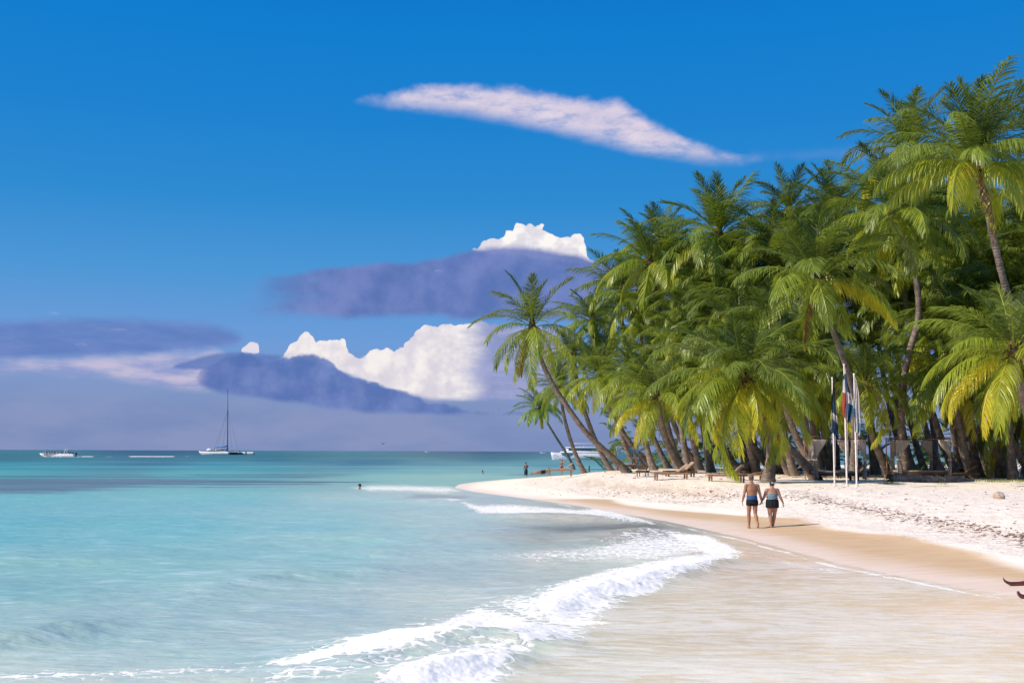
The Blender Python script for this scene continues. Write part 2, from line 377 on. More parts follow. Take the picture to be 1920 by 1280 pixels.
V = np.stack([x, y, z], 1)
m, gg, out = material('beach_sand')
pos = gg.n('ShaderNodeTexCoord').outputs['Object']
at_ = lambda n: gg.n('ShaderNodeAttribute', attribute_name=n).outputs['Fac']
A_wet, A_sheen, A_wr, A_sc, A_rg = at_('wet'), at_('film_sheen'), at_('wrack'), at_('scarp'), at_('rough')
n1 = gg.noise(gg.scale(pos, (1, .8, 1)), 2.2, 6, .62); n2 = gg.noise(pos, 9, 5, .6); n3 = gg.noise(pos, .35, 3)
nst = gg.noise(gg.scale(pos, (.5, 2.2, 1)), 1.6, 5, .6)
dry = gg.mix(gg.ss(n1, .35, .65), (.87, .745, .62), (.98, .87, .75))
damp = gg.mix(gg.ss(n3, .3, .7), (.96, .84, .70), (.99, .88, .74))
cc = gg.mix(A_rg, damp, dry)
# fragments of weed and husk, thicker along the wrack line; scarp gets more dark flecks and a browner tint
fleck = gg.noise(gg.scale(pos, (1, .55, 1)), 5.5, 6, .75)
thr = gg.m('SUBTRACT', .695, gg.m('ADD', gg.m('MULTIPLY', A_wr, .20), gg.m('MULTIPLY', A_sc, .08)))
fk = gg.m('MULTIPLY', gg.ss(gg.m('SUBTRACT', fleck, thr), 0.0, .06), A_rg)
cc = gg.mix(gg.m('MULTIPLY', fk, .8), cc, gg.mix(gg.ss(n2, .4, .6), (.16, .11, .085), (.38, .27, .21)))
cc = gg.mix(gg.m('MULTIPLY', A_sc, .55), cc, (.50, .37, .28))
wcol = gg.mix(gg.ss(nst, .3, .7), (.70, .47, .265), (.78, .55, .325))
cc = gg.mix(A_wet, cc, wcol)
cc = gg.mix(gg.m('MULTIPLY', A_sheen, .8), cc, gg.mix(gg.ss(nst, .35, .65), (.90, .71, .57), (.97, .81, .68)))  # wet film near the water, bright sky reflection painted in as pale pink
rgh = gg.m('SUBTRACT', .9, gg.m('MULTIPLY', gg.m('MAXIMUM', A_wet, A_sheen), .42))
hh = gg.m('ADD', gg.m('MULTIPLY', n1, gg.m('MULTIPLY', A_rg, 1.0)), gg.m('MULTIPLY', gg.m('MULTIPLY', n2, A_rg), .3))
p = principled(gg, cc, rgh, gg.m('MULTIPLY', gg.m('MAXIMUM', A_wet, A_sheen), .25), 0, bump(gg, hh, .9, .16))
m.node_tree.links.new(p.outputs[0], out.inputs[0]); SAND = m
beach = link('beach', mesh_np('beach', V, Fq, SAND, dict(wet=wet, film_sheen=film_sheen, wrack=wrack, scarp=scarp, rough=rough_)))
tag(beach, kind='structure')
# ------------------------------------------------------------------ sea
pp = np.concatenate([np.linspace(620, 440, 90), np.arange(439.4, 6, -.62), np.linspace(6, .12, 40)])
rr = np.concatenate([[2, 4, 6], CAMZ * FPX / pp, [80000]])
rr = np.unique(rr)
x, y, Fq = grid_polar(azs(.052), rr)
s = shore(x, y)
PX, PY = project(x, y, np.zeros_like(x))
front = y > 1; PX = np.where(front, np.clip(PX, -3000, 5000), 0); PY = np.where(front, np.clip(PY, 0, 4000), 4000)
def pmask(poly, soft, ky=3.0):
    d = signed_dist(PX, PY * ky, [(a, b * ky) for a, b in poly]); return sstep(d, -soft, soft)
KCOL = 1.0
ctrl = [(-300, 846, 50, 82, 118), (300, 846, 50, 82, 118), (900, 847, 50, 82, 118), (1300, 848, 50, 82, 118), (0, 858, 60, 110, 132), (500, 858, 60, 110, 132), (900, 857, 60, 108, 134), (1200, 858, 62, 106, 134), (300, 866, 62, 110, 137), (700, 867, 64, 112, 140),
        (0, 875, 70, 148, 168), (400, 874, 74, 146, 166), (800, 872, 84, 140, 164), (1050, 872, 84, 146, 166), (0, 884, 92, 170, 184), (400, 884, 108, 174, 188), (800, 880, 124, 178, 190),
        (0, 932, 126, 186, 198), (400, 932, 138, 192, 202), (760, 895, 152, 194, 202), (700, 938, 178, 204, 210), (950, 880, 136, 182, 196), (900, 893, 156, 196, 204), (1100, 876, 120, 174, 190),
        (0, 990, 120, 182, 196), (300, 990, 130, 188, 200), (600, 985, 150, 194, 204), (850, 970, 176, 198, 206), (0, 1060, 146, 188, 196), (300, 1060, 148, 190, 198), (600, 1060, 158, 194, 202), (850, 1040, 178, 196, 206), (700, 1010, 164, 198, 204),
        (-300, 1100, 134, 180, 190), (0, 1110, 142, 182, 192), (0, 1160, 162, 190, 198), (300, 1160, 168, 192, 202), (600, 1150, 172, 190, 202), (850, 1080, 172, 187, 199), (850, 1120, 196, 202, 206), (0, 1270, 198, 207, 211), (300, 1270, 202, 209, 213), (500, 1210, 184, 198, 206),
        (1050, 1000, 172, 172, 178), (1000, 1090, 190, 195, 202), (1200, 1000, 165, 158, 160), (950, 950, 200, 200, 208), (820, 935, 196, 200, 212), (1100, 965, 196, 186, 186), (1050, 1060, 205, 203, 206), (1150, 1045, 216, 214, 214),
        (1200, 1180, 224, 216, 206), (1300, 1120, 216, 206, 196), (1420, 1060, 206, 190, 176), (1420, 1030, 218, 192, 176), (1600, 1120, 226, 212, 198), (1860, 1150, 240, 218, 204), (1400, 1200, 216, 207, 198), (1650, 1200, 232, 222, 212), (1400, 1260, 233, 227, 219), (1750, 1270, 240, 231, 221), (1200, 1270, 228, 223, 216), (2200, 1250, 240, 222, 208), (1500, 1052, 226, 200, 184)]
acc = np.zeros((len(x), 3)); ws = np.zeros(len(x))
yy = np.where(PY < 950, (PY - 846) * 5.0, 520 + (PY - 950) * 2.0)
for a, b, r_, g_, b2 in ctrl:
    yb = (b - 846) * 5.0 if b < 950 else 520 + (b - 950) * 2.0
    w = 1 / (((PX - a) * .45) ** 2 + (yy - yb) ** 2 + 150) ** 1.6
    acc += w[:, None] * np.array(lin((r_, g_, b2))); ws += w
colr = acc / ws[:, None] * (1 - np.array((.08, .04, .20))[None] * (1 - sstep(PY, 880, 960)[:, None])) * (np.array((1.08, 1.09, .85))[None] * (1 - sstep(PX, 1050, 1350)[:, None]) + np.array((1.26, 1.21, .98))[None] * sstep(PX, 1050, 1350)[:, None])
P1 = [(490, 1248), (560, 1236), (700, 1206), (800, 1180), (860, 1154), (895, 1143), (940, 1150), (1000, 1166), (1060, 1176), (1100, 1192), (1078, 1208), (1040, 1216), (985, 1222), (940, 1212), (880, 1214), (800, 1230), (740, 1240), (640, 1250), (540, 1262)]
P1b = [(700, 1290), (740, 1262), (800, 1240), (850, 1236), (930, 1222), (1000, 1222), (960, 1250), (945, 1290), (900, 1330), (680, 1330)]
PV = [(560, 1225), (700, 1190), (860, 1150), (930, 1130), (1000, 1118), (1080, 1100), (1040, 1150), (1000, 1160), (900, 1145), (800, 1180), (640, 1240), (380, 1275)]
P2 = [(985, 1138), (1040, 1112), (1110, 1092), (1180, 1076), (1240, 1056), (1300, 1040), (1392, 1034), (1372, 1052), (1310, 1076), (1252, 1092), (1236, 1112), (1190, 1122), (1140, 1128), (1100, 1142), (1050, 1160), (1020, 1166), (1000, 1156)]
P2b = [(1010, 1112), (1100, 1082), (1180, 1062), (1240, 1048), (1300, 1040), (1240, 1078), (1120, 1100), (1040, 1120)]
P3 = [(930, 1044), (1010, 1036), (1080, 1032), (1130, 1018), (1180, 1004), (1240, 998), (1330, 1002), (1395, 1034), (1300, 1045), (1230, 1056), (1120, 1050), (1010, 1052)]
P4 = [(862, 948), (900, 952), (960, 950), (1080, 955), (1120, 952), (1160, 960), (1200, 972), (1236, 988), (1180, 984), (1100, 974), (1000, 968), (900, 964)]
P5 = [(655, 914), (700, 908), (760, 909), (840, 911), (880, 920), (830, 926), (760, 922), (690, 922)]
P6 = [(-100, 1268), (200, 1262), (420, 1252), (520, 1244), (500, 1262), (300, 1275), (-100, 1290)]
P7 = [(826, 936), (870, 938), (880, 944), (850, 948), (820, 944)]
foam = np.maximum.reduce([pmask([(930, 1150), (1000, 1130), (1060, 1116), (1140, 1122), (1180, 1130), (1130, 1150), (1135, 1172), (1096, 1188), (1000, 1172)], 34) * .80, pmask(P1, 38), pmask(P1b, 44) * .95, pmask([(500, 1262), (640, 1252), (760, 1238), (900, 1216), (960, 1230), (860, 1240), (760, 1258), (640, 1285), (420, 1290)], 50) * .62, pmask(PV, 90) * .74, pmask(P2, 32) * 1.0, pmask(P2b, 30) * .74, pmask(P3, 60) * .72, pmask(P4, 14) * .80, pmask(P5, 26) * .74, pmask(P6, 40) * .60, pmask(P7, 10) * .7,
    pmask([(1240, 1000), (1330, 1004), (1392, 1036), (1340, 1046), (1300, 1030)], 16) * .92, pmask([(1400, 1030), (1480, 1050), (1560, 1066), (1640, 1084), (1560, 1078), (1470, 1062)], 16) * .45])
for (a, b, yl, k) in ((150, 178, 855.6, .9), (196, 215, 856, .5), (240, 330, 855.5, .95), (345, 358, 855.5, .5), (80, 155, 855.8, .7)):
    foam = np.maximum(foam, k * sstep(PX, a - 4, a + 6) * (1 - sstep(PX, b - 8, b + 4)) * np.exp(-((PY - yl) / .75) ** 2))
SW = [(1240, 1115), (1300, 1085), (1375, 1058), (1400, 1030), (1500, 1040), (2600, 1230), (2600, 1500), (930, 1500), (950, 1262), (1040, 1230), (1100, 1195), (1110, 1150)]
swash = pmask(SW, 26)
edge = np.exp(-((s + .18 + fbm(x * .8, y * .8, 3) * .5) / .16) ** 2) * (y < 60)      # lace at the swash edge
weed = np.maximum.reduce([pmask([(-300, 892), (250, 886), (330, 892), (560, 900), (600, 910), (300, 914), (120, 926), (-300, 930)], 110, 8) * .80,
    pmask([(300, 888), (640, 888), (700, 892), (560, 898), (380, 896)], 50, 9) * .72, pmask([(560, 900), (740, 902), (640, 906), (500, 908)], 18, 9) * .55,
    pmask([(880, 892), (1060, 884), (1060, 890), (900, 897)], 20, 9) * .35, pmask([(-300, 952), (120, 948), (200, 958), (-300, 968)], 60, 8) * .22])
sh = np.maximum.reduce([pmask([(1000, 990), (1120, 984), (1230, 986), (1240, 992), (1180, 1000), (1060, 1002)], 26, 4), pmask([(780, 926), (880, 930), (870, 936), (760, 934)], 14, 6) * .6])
# ---- wave shapes
def ridge(line, hgt, wf, wb, rag=.5, seed=0.):
    """crest along a line; steep towards the shore (camera right), long behind"""
    L0 = [g0(px, py, .1) for px, py, k in line]; K0 = [k for _, _, k in line]
    ti = np.arange(len(L0)); tf = np.linspace(0, len(L0) - 1, (len(L0) - 1) * 6 + 1)
    cx = np.interp(tf, ti, [p[0] for p in L0]); cy = np.interp(tf, ti, [p[1] for p in L0]); K = np.interp(tf, ti, K0)
    for _ in range(12):
        cx[1:-1] = (cx[:-2] + 2 * cx[1:-1] + cx[2:]) / 4; cy[1:-1] = (cy[:-2] + 2 * cy[1:-1] + cy[2:]) / 4
    n = len(cx); dxs = np.diff(cx); dys = np.diff(cy); lns = np.hypot(dxs, dys); nx, ny = -dys / lns, dxs / lns
    vx = np.concatenate([[nx[0]], (nx[:-1] + nx[1:]) / 2, [nx[-1]]]); vy = np.concatenate([[ny[0]], (ny[:-1] + ny[1:]) / 2, [ny[-1]]])
    sel = (x > cx.min() - 9) & (x < cx.max() + 9) & (y > cy.min() - 14) & (y < cy.max() + 14)
    X, Y = x[sel], y[sel]
    best = np.full(X.shape, 1e9); sg = np.zeros(X.shape); kk = np.zeros(X.shape); wk = np.zeros(X.shape); sS = np.zeros(X.shape)
    for i_ in range(n - 1):
        dx, dy = dxs[i_], dys[i_]; t0 = ((X - cx[i_]) * dx + (Y - cy[i_]) * dy) / lns[i_] ** 2; t = np.clip(t0, 0, 1)
        ex = X - cx[i_] - t * dx; ey = Y - cy[i_] - t * dy; d = np.hypot(ex, ey)
        NX = np.where(t0 <= 0, vx[i_], np.where(t0 >= 1, vx[i_ + 1], nx[i_])); NY = np.where(t0 <= 0, vy[i_], np.where(t0 >= 1, vy[i_ + 1], ny[i_]))
        b = d < best; best = np.where(b, d, best); sg = np.where(b, np.sign(ex * NX + ey * NY), sg)
        w_ = 1 / (d * d + .04) ** 2; kk += w_ * (K[i_] + (K[i_ + 1] - K[i_]) * t); wk += w_; sS += w_ * (ex * NX + ey * NY) / (d + 1e-6)
    kk = kk / wk; sS = sS / wk
    sS = np.clip(sS, -1, 1); d = np.hypot(best * sS + fbm(X * 1.7 + seed, Y * 1.7, 4) * rag, best * np.sqrt(1 - sS * sS))
    w = wf + (wb - wf) * sstep(sS, -.25, .25)
    out_ = np.zeros_like(x); out_[sel] = hgt * kk * np.exp(-(np.abs(d) / w) ** 1.7) * (1 - sstep(best, 6, 9))
    return out_
wav = np.zeros_like(x)
wav += ridge([(420, 1268, 0), (560, 1246, .3), (700, 1224, .6), (800, 1208, .9), (890, 1198, 1.15), (960, 1196, 1.0), (1030, 1197, .6), (1100, 1200, 0)], .25, .55, 1.1, .35)
wav += ridge([(520, 1300, 0), (700, 1275, .6), (800, 1256, 1), (870, 1245, 1), (950, 1232, .8), (1030, 1222, 0)], .17, .3, .7, .3, 5)
wav += ridge([(960, 1160, 0), (1030, 1134, .7), (1100, 1106, .9), (1180, 1088, 1), (1250, 1074, 1), (1320, 1056, .8), (1390, 1040, 0)], .20, .5, 1.3, .5, 9)
wav += ridge([(1040, 1009, 0), (1150, 1002, .8), (1220, 996, 1), (1262, 991, 0)], .22, .7, 1.6, .5, 3)
wav += ridge([(860, 962, 0), (1000, 966, .9), (1100, 970, .9), (1200, 978, .6), (1240, 986, 0)], .22, 1.0, 2.5, .8, 7)
wav += ridge([(740, 936, 0), (820, 940, .9), (880, 945, .6), (940, 956, 0)], .3, 1.5, 3, .8, 2)
# unbroken swells in the turquoise water
for (ln, h_, a, b) in (([(280, 1124, 0), (420, 1092, .8), (560, 1074, 1), (700, 1064, .9), (840, 1056, 0)], .16, .7, 2.4), ([(-400, 1240, .6), (0, 1196, 1), (120, 1176, .8), (270, 1146, 0)], .22, .55, 1.8),
                       ([(280, 1012, 0), (520, 1000, .8), (700, 1006, 1), (860, 1020, 0)], .13, 1.2, 3.5), ([(-300, 985, .6), (100, 975, .9), (400, 966, 0)], .12, 2.5, 6), ([(540, 1042, 0), (720, 1030, 1), (880, 1032, 0)], .12, .9, 2.2),
                       ([(-300, 1060, .6), (60, 1050, 1), (260, 1040, .7), (400, 1030, 0)], .12, 1.2, 3.0)):
    wav += ridge(ln, h_, a, b, .35, h_ * 50)
near_ = 1 / (1 + (np.hypot(x, y) / 120) ** 2)
wav += (fbm(x * .5, y * .9, 3) * .10 + fbm(x * 1.6, y * 2.8, 4) * .045) * near_ * (1 - .55 * swash)
lump = np.abs(fbm(x * 3.2, y * 3.2, 4, .6)) * 2
wav += foam * sstep(foam, .6, 1) * (np.abs(fbm(x * 1.2, y * 1.6, 3, .55)) * .07 + np.abs(fbm(x * 5, y * 5, 3, .6)) * .018 + fbm(x * 15, y * 15, 3) * .020 - .01) * (y < 60)
z = wav * (1 - sstep(s, -1.2, .2) * .93) + .012
V = np.stack([x, y, z], 1)
keep = (s[Fq] < 2.0).any(1)
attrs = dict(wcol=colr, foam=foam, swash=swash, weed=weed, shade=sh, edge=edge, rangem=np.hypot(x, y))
V, Fq, attrs = compact(V, Fq, keep, attrs)
m, gg, out = material('sea_water')
pos = gg.n('ShaderNodeTexCoord').outputs['Object']
at_ = lambda n: gg.n('ShaderNodeAttribute', attribute_name=n).outputs['Fac']
wc = gg.n('ShaderNodeAttribute', attribute_name='wcol').outputs['Color']
fo, swh, wd, shd, ed, rg = at_('foam'), at_('swash'), at_('weed'), at_('shade'), at_('edge'), at_('rangem')
nA = gg.noise(gg.scale(pos, (.55, 1.3, 1)), 1.5, 6, .62, .4)       # ripples
nB = gg.noise(gg.scale(pos, (.5, 1.9, 1), (7, 3, 0)), 3.6, 5, .65)
nC = gg.noise(gg.scale(pos, (.12, .35, 1)), .35, 5, .6)       # patches
nD = gg.noise(gg.scale(pos, (.02, .09, 1)), .5, 5, .65)
nW = gg.noise(gg.scale(pos, (.018, .22, 1), (3, 5, 0)), .8, 6, .62, .5)
nE = gg.noise(gg.scale(pos, (1, 1, 1)), 7, 7, .7)
wrp = gg.mix(.35, pos, gg.noise(gg.scale(pos, (.3, .3, 1)), 1.0, 3, .5, color=True))
nS = gg.noise(gg.scale(wrp, (.45, 1.7, 1), (1, 9, 0)), 5.2, 7, .74, .3)
nT = gg.noise(gg.scale(pos, (.25, .5, 1), (4, 2, 0)), .7, 5, .6)
base = gg.mix(gg.m('MULTIPLY', gg.ss(nC, .42, .62), .42), wc, gg.mix(1.0, wc, (.66, .90, .98), 'MULTIPLY'))
base = gg.mix(gg.m('MULTIPLY', gg.ss(nA, .48, .72), gg.ss(rg, 140, 25, 0, .55)), base, gg.mix(.5, base, (.80, .90, .92)))
base = gg.mix(gg.m('MULTIPLY', gg.ss(nB, .54, .38), gg.ss(rg, 160, 20, 0, .45)), base, gg.mix(1.0, base, (.62, .80, .88), 'MULTIPLY'))
far = gg.ss(rg, 90, 200)
base = gg.mix(gg.m('MULTIPLY', gg.m('MULTIPLY', gg.ss(nD, .50, .60), far), gg.ss(rg, 1500, 400, 0, .55)), base, gg.mix(1.0, base, (.5, .62, .74), 'MULTIPLY'))
base = gg.mix(gg.m('MULTIPLY', gg.m('MULTIPLY', gg.ss(nD, .46, .38), far), gg.ss(rg, 700, 200, 0, .5)), base, gg.mix(.35, base, (.45, .75, .78)))
wm = gg.ss(gg.m('ADD', wd, gg.m('MULTIPLY', gg.m('SUBTRACT', nW, .5), 2.2)), .38, .72)
base = gg.mix(gg.m('MULTIPLY', wm, gg.ss(wd, 0, .3, 0, .9)), base, gg.mix(gg.ss(nC, .35, .65), lin((88, 98, 94)), lin((112, 124, 122))))
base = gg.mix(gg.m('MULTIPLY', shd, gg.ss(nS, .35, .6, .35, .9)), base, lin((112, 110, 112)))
# swash: thin sheet over sand, white streaks and sandy streaks
sws = gg.mix(gg.ss(gg.m('ADD', nS, gg.m('MULTIPLY', gg.m('SUBTRACT', nT, .5), .45)), .38, .60), gg.mix(1.0, wc, (.87, .82, .75), 'MULTIPLY'), gg.mix(.55, wc, (.95, .92, .87)))
base = gg.mix(gg.m('MULTIPLY', swh, .95), base, sws)
# foam
vz = gg.n('ShaderNodeTexVoronoi', feature='DISTANCE_TO_EDGE'); 
gg.put(vz.inputs['Vector'], gg.mix(.12, pos, gg.noise(pos, 3.0, 4, .6, color=True))); vz.inputs['Scale'].default_value = 5.5
lace = gg.ss(vz.outputs['Distance'], .22, .02)
fn = gg.m('ADD', gg.m('MULTIPLY', gg.m('SUBTRACT', nS, .5), 1.5), gg.m('MULTIPLY', gg.m('SUBTRACT', nE, .5), .8))
fn = gg.m('ADD', fn, gg.m('MULTIPLY', gg.m('SUBTRACT', lace, .35), .30))
fm = gg.ss(gg.m('ADD', fo, fn), .46, .80)
fm = gg.m('MULTIPLY', fm, gg.ss(fo, .02, .25))
fe = gg.m('MULTIPLY', gg.ss(gg.m('ADD', gg.m('MULTIPLY', ed, gg.ss(nT, .35, .6, .45, 1.0)), gg.m('MULTIPLY', fn, .9)), .50, .95), .8)
streak = gg.m('MULTIPLY', gg.ss(gg.noise(gg.scale(pos, (.22, 1.7, 1), (4, 4, 0)), 1.7, 6, .7), .60, .72), gg.ss(rg, 60, 14, 0, .6))
fm = gg.m('MAXIMUM', gg.m('MAXIMUM', fm, fe), streak)
fcol = gg.mix(gg.ss(nE, .3, .6), (.93, .915, .84), (.99, .965, .89))
base = gg.mix(fm, base, fcol)
hgt = gg.m('ADD', gg.m('MULTIPLY', nA, .8), gg.m('MULTIPLY', nB, .45))
hgt = gg.m('ADD', gg.m('MULTIPLY', hgt, gg.m('SUBTRACT', 1.0, gg.m('MULTIPLY', swh, .4))), gg.m('MULTIPLY', gg.m('MULTIPLY', nE, fm), .25))
nrm = bump(gg, hgt, .55, .10)
hgt = gg.m('ADD', hgt, gg.m('MULTIPLY', gg.m('MULTIPLY', nS, swh), .7)); hgt = gg.m('MULTIPLY', hgt, gg.ss(fm, 0, 1, 1.0, .55)); nrm = bump(gg, hgt, .55, .10)
p = principled(gg, base, gg.ss(fm, 0, 1, .28, .85), gg.m('MULTIPLY', gg.ss(fm, 0, 1, 1.0, .4), gg.ss(rg, 400, 40, .02, .22)), 0, nrm); p.inputs['IOR'].default_value = 1.33
m.node_tree.links.new(p.outputs[0], out.inputs[0]); SEA = m
sea = link('water', mesh_np('water', V, Fq, SEA, attrs)); tag(sea, kind='structure')

# ------------------------------------------------------------------ mesh helpers
def link_bm(name, bm, mat, parent=None, smooth=True, loc=None):
    me = bpy.data.meshes.new(name); bmesh.ops.recalc_face_normals(bm, faces=bm.faces); bm.to_mesh(me); bm.free()
    for p_ in me.polygons: p_.use_smooth = smooth
    for mm in (mat if isinstance(mat, (list, tuple)) else [mat]): me.materials.append(mm)
    return link(name, me, parent, loc)
def empty(name, loc, rz=0.0, label=None, cat=None, group=None):
    o = bpy.data.objects.new(name, None); COL.objects.link(o); o.location = loc; o.rotation_euler = (0, 0, rz); o.empty_display_size = .3
    return tag(o, label, cat, group)
def box(bm, c, size, rot=None, bev=0.0):
    mt = Matrix.Translation(c)
    if rot is not None: mt = mt @ rot
    r_ = bmesh.ops.create_cube(bm, size=1, matrix=mt @ Matrix.Diagonal((*size, 1)))
    if bev:
        es = list({e for v in r_['verts'] for e in v.link_edges}); bmesh.ops.bevel(bm, geom=es, offset=bev, segments=1, affect='EDGES')
def frame_of(d, ref=Vector((0, 0, 1))):
    d = d.normalized(); a = d.cross(ref)
    if a.length < 1e-3: a = d.cross(Vector((0, 1, 0)))
    a.normalize(); return a, a.cross(d).normalized()
def tube(bm, pts, rads, n=10, ref=None, cap=True, round_ends=False, uvl=None, rib=0.0):
    """closed tube through points; a radius may be (a, b): a along 'ref'"""
    pts = [Vector(p) for p in pts]; rads = [(r, r) if not isinstance(r, (tuple, list)) else r for r in rads]
    if round_ends:
        d0 = (pts[0] - pts[1]).normalized(); d1 = (pts[-1] - pts[-2]).normalized(); r0, r1 = rads[0], rads[-1]
        m0, m1 = min(r0), min(r1)
        pts = [pts[0] + d0 * m0 * .92, pts[0] + d0 * m0 * .6] + pts + [pts[-1] + d1 * m1 * .6, pts[-1] + d1 * m1 * .92]
        rads = [(r0[0] * .35, r0[1] * .35), (r0[0] * .8, r0[1] * .8)] + rads + [(r1[0] * .8, r1[1] * .8), (r1[0] * .35, r1[1] * .35)]
    rings = []; lens = [0.0]
    a = None
    for i, p_ in enumerate(pts):
        d = (pts[min(i + 1, len(pts) - 1)] - pts[max(i - 1, 0)]).normalized()
        if ref is not None:
            a = (Vector(ref) - d * d.dot(Vector(ref))).normalized()
        elif a is None: a, _ = frame_of(d)
        else: a = (a - d * d.dot(a)).normalized()
        b = d.cross(a)
        if i: lens.append(lens[-1] + (pts[i] - pts[i - 1]).length)
        rings.append([bm.verts.new(p_ + a * math.cos(2 * math.pi * k / n) * rads[i][0] + b * math.sin(2 * math.pi * k / n) * rads[i][1]) for k in range(n)])
    fs = []
    for i in range(len(rings) - 1):
        for k in range(n):
            f = bm.faces.new((rings[i][k], rings[i][(k + 1) % n], rings[i + 1][(k + 1) % n], rings[i + 1][k]))
            if uvl is not None:
                for lp, (uk, vi) in zip(f.loops, ((k, i), (k + 1, i), (k + 1, i + 1), (k, i + 1))): lp[uvl].uv = (uk / n, lens[vi])
    if cap:
        bm.faces.new(rings[0][::-1]); bm.faces.new(rings[-1])
    return rings
def ball(bm, c, r, seg=10, rot=None):
    mt = Matrix.Translation(c)
    if rot is not None: mt = mt @ rot
    bmesh.ops.create_uvsphere(bm, u_segments=seg, v_segments=max(6, seg * 2 // 3), radius=1, matrix=mt @ Matrix.Diagonal((r[0], r[1], r[2], 1)))

# ------------------------------------------------------------------ palms
def frond_np(rng, L, e0, droop, az, age, nl=46, wind=0.0, lw=.055, lmax=1.22, origin=(0, 0, 0)):
    N = 16; t = np.linspace(0, 1, N)
    th = e0 - droop * t ** 1.25; azt = az + wind * t ** 1.5 + rng.uniform(-.15, .15) * t
    dirs = np.stack([np.cos(th) * np.cos(azt), np.cos(th) * np.sin(azt), np.sin(th)], 1)
    P_ = np.zeros((N, 3)); P_[1:] = np.cumsum((dirs[1:] + dirs[:-1]) / 2 * (L / (N - 1)), 0); P_ += np.array(origin)
    V = []; Q = []; A = []; base = 0
    # rachis
    side = np.stack([-np.sin(azt), np.cos(azt), 0 * azt], 1); upv = np.cross(dirs, side) * -1
    upv = np.cross(side, dirs) * -1
    wd_ = (.055 * (1 - t) ** .8 + .010)[:, None]
    ring = np.stack([P_ + side * wd_, P_ + upv * wd_ * .6, P_ - side * wd_, P_ - upv * wd_ * .6], 1).reshape(-1, 3)
    V.append(ring); A.append(np.full(len(ring), min(.99, max(age, .62) if age < .9 else age)))
    for i in range(N - 1):
        for k in range(4): Q.append((i * 4 + k, i * 4 + (k + 1) % 4, i * 4 + 4 + (k + 1) % 4, i * 4 + 4 + k))
    Q = [np.array(Q)]; base = len(ring)
    for sgn in (-1, 1):
        tt = np.linspace(.13, .995, nl) + rng.uniform(-.006, .006, nl); tt = np.clip(tt, .1, 1)
        px_ = np.stack([np.interp(tt, t, P_[:, k]) for k in range(3)], 1); T = np.stack([np.interp(tt, t, dirs[:, k]) for k in range(3)], 1)
        T /= np.linalg.norm(T, axis=1)[:, None]; S = np.stack([np.interp(tt, t, side[:, k]) for k in range(3)], 1) * sgn
        U = np.cross(S, T) * sgn; U = np.where(U[:, 2:3] < 0, -U, U) if e0 > -1.2 else U
        al = np.radians(64 - 42 * tt) + rng.normal(0, .07, nl)
        lift = (.32 - .9 * min(1, age / .8)) + rng.normal(0, .10, nl)
        D0 = T * np.cos(al)[:, None] + S * np.sin(al)[:, None] + U * lift[:, None]; D0 /= np.linalg.norm(D0, axis=1)[:, None]
        prof = np.interp(tt, [.1, .25, .5, .8, 1], [.55, .92, 1.0, .72, .38]) * lmax * rng.uniform(.88, 1.08, nl) * (L / 4.3)
        gsag = np.array([0, 0, -1.0]) * (.22 + .70 * min(1, age / .75)) + np.array([-.16, .05, 0])
        pts = [px_]; d = D0
        for sgm in range(3):
            d = d + gsag * (.20 + .34 * sgm) * rng.uniform(.8, 1.25, (nl, 1)); d /= np.linalg.norm(d, axis=1)[:, None]
            pts.append(pts[-1] + d * (prof / 3)[:, None])
        wv = T - D0 * (T * D0).sum(1)[:, None]; wv /= np.linalg.norm(wv, axis=1)[:, None] + 1e-9
        tw = rng.uniform(-.5, .5, nl)[:, None]; wv = wv + U * tw; wv /= np.linalg.norm(wv, axis=1)[:, None]
        ws_ = [lw * .30, lw * .5, lw * .40, lw * .05]
        vs = np.stack([q for k in range(4) for q in (pts[k] + wv * ws_[k], pts[k] - wv * ws_[k])], 1)   # nl,8,3
        V.append(vs.reshape(-1, 3))
        la = age + rng.normal(0, .025, nl); la = np.clip(la, 0, 1)
        av = np.repeat(la[:, None], 8, 1); av[:, 6:] += .05 if age < .85 else 0; A.append(np.clip(av, 0, 1).ravel())
        i8 = base + np.arange(nl)[:, None] * 8
        for k in range(3): Q.append(np.concatenate([i8 + 2 * k, i8 + 2 * k + 1, i8 + 2 * k + 3, i8 + 2 * k + 2], 1))
        base += nl * 8
    return np.vstack(V), np.vstack(Q), np.concatenate(A)
def join_np(parts):
    V = []; Q = []; A = []; b = 0
    for v, q, a in parts: V.append(v); Q.append(q + b); A.append(a); b += len(v)
    return np.vstack(V), np.vstack(Q), np.concatenate(A)
def crown_mesh(seed, n=26, L=4.9, up=1.35, low=-.55, nl=68, yellow=.0, dead=1, wind=.25, lush=1.0, droopk=1.0):
    rng = np.random.RandomState(seed); parts = []
    for i in range(n):
        k = i / (n - 1); e0 = up - (up - low) * k ** 1.05 + rng.normal(0, .08)
        az = i * 2.39996 + rng.normal(0, .22)
        dr = (.55 + .85 * min(1, k * 1.6) + rng.normal(0, .14)) * droopk
        ln = L * (.80 + .28 * min(1, k * 3)) * rng.uniform(.86, 1.10) * (1 - .10 * max(0, k - .8) / .2)
        age = .10 + .50 * k ** 1.4 + yellow * k + rng.normal(0, .07)
        if k > .7 and rng.rand() < .3: age += .14
        w = wind * math.sin(az - math.pi) * -1
        parts.append(frond_np(rng, ln, e0, dr, az, float(np.clip(age, .03, .84)), nl, w, .048 * lush, origin=(math.cos(az) * .08, math.sin(az) * .08, .05 - .35 * k)))
    for i in range(dead):
        az = rng.uniform(0, 6.28); parts.append(frond_np(rng, L * .75, -.95, .55, az, .95, nl, 0, .06, .8, origin=(math.cos(az) * .12, math.sin(az) * .12, -.35)))
    V, Q, A = join_np(parts)
    return mesh_np('crown', V, Q, LEAF, dict(age=A), smooth=False)
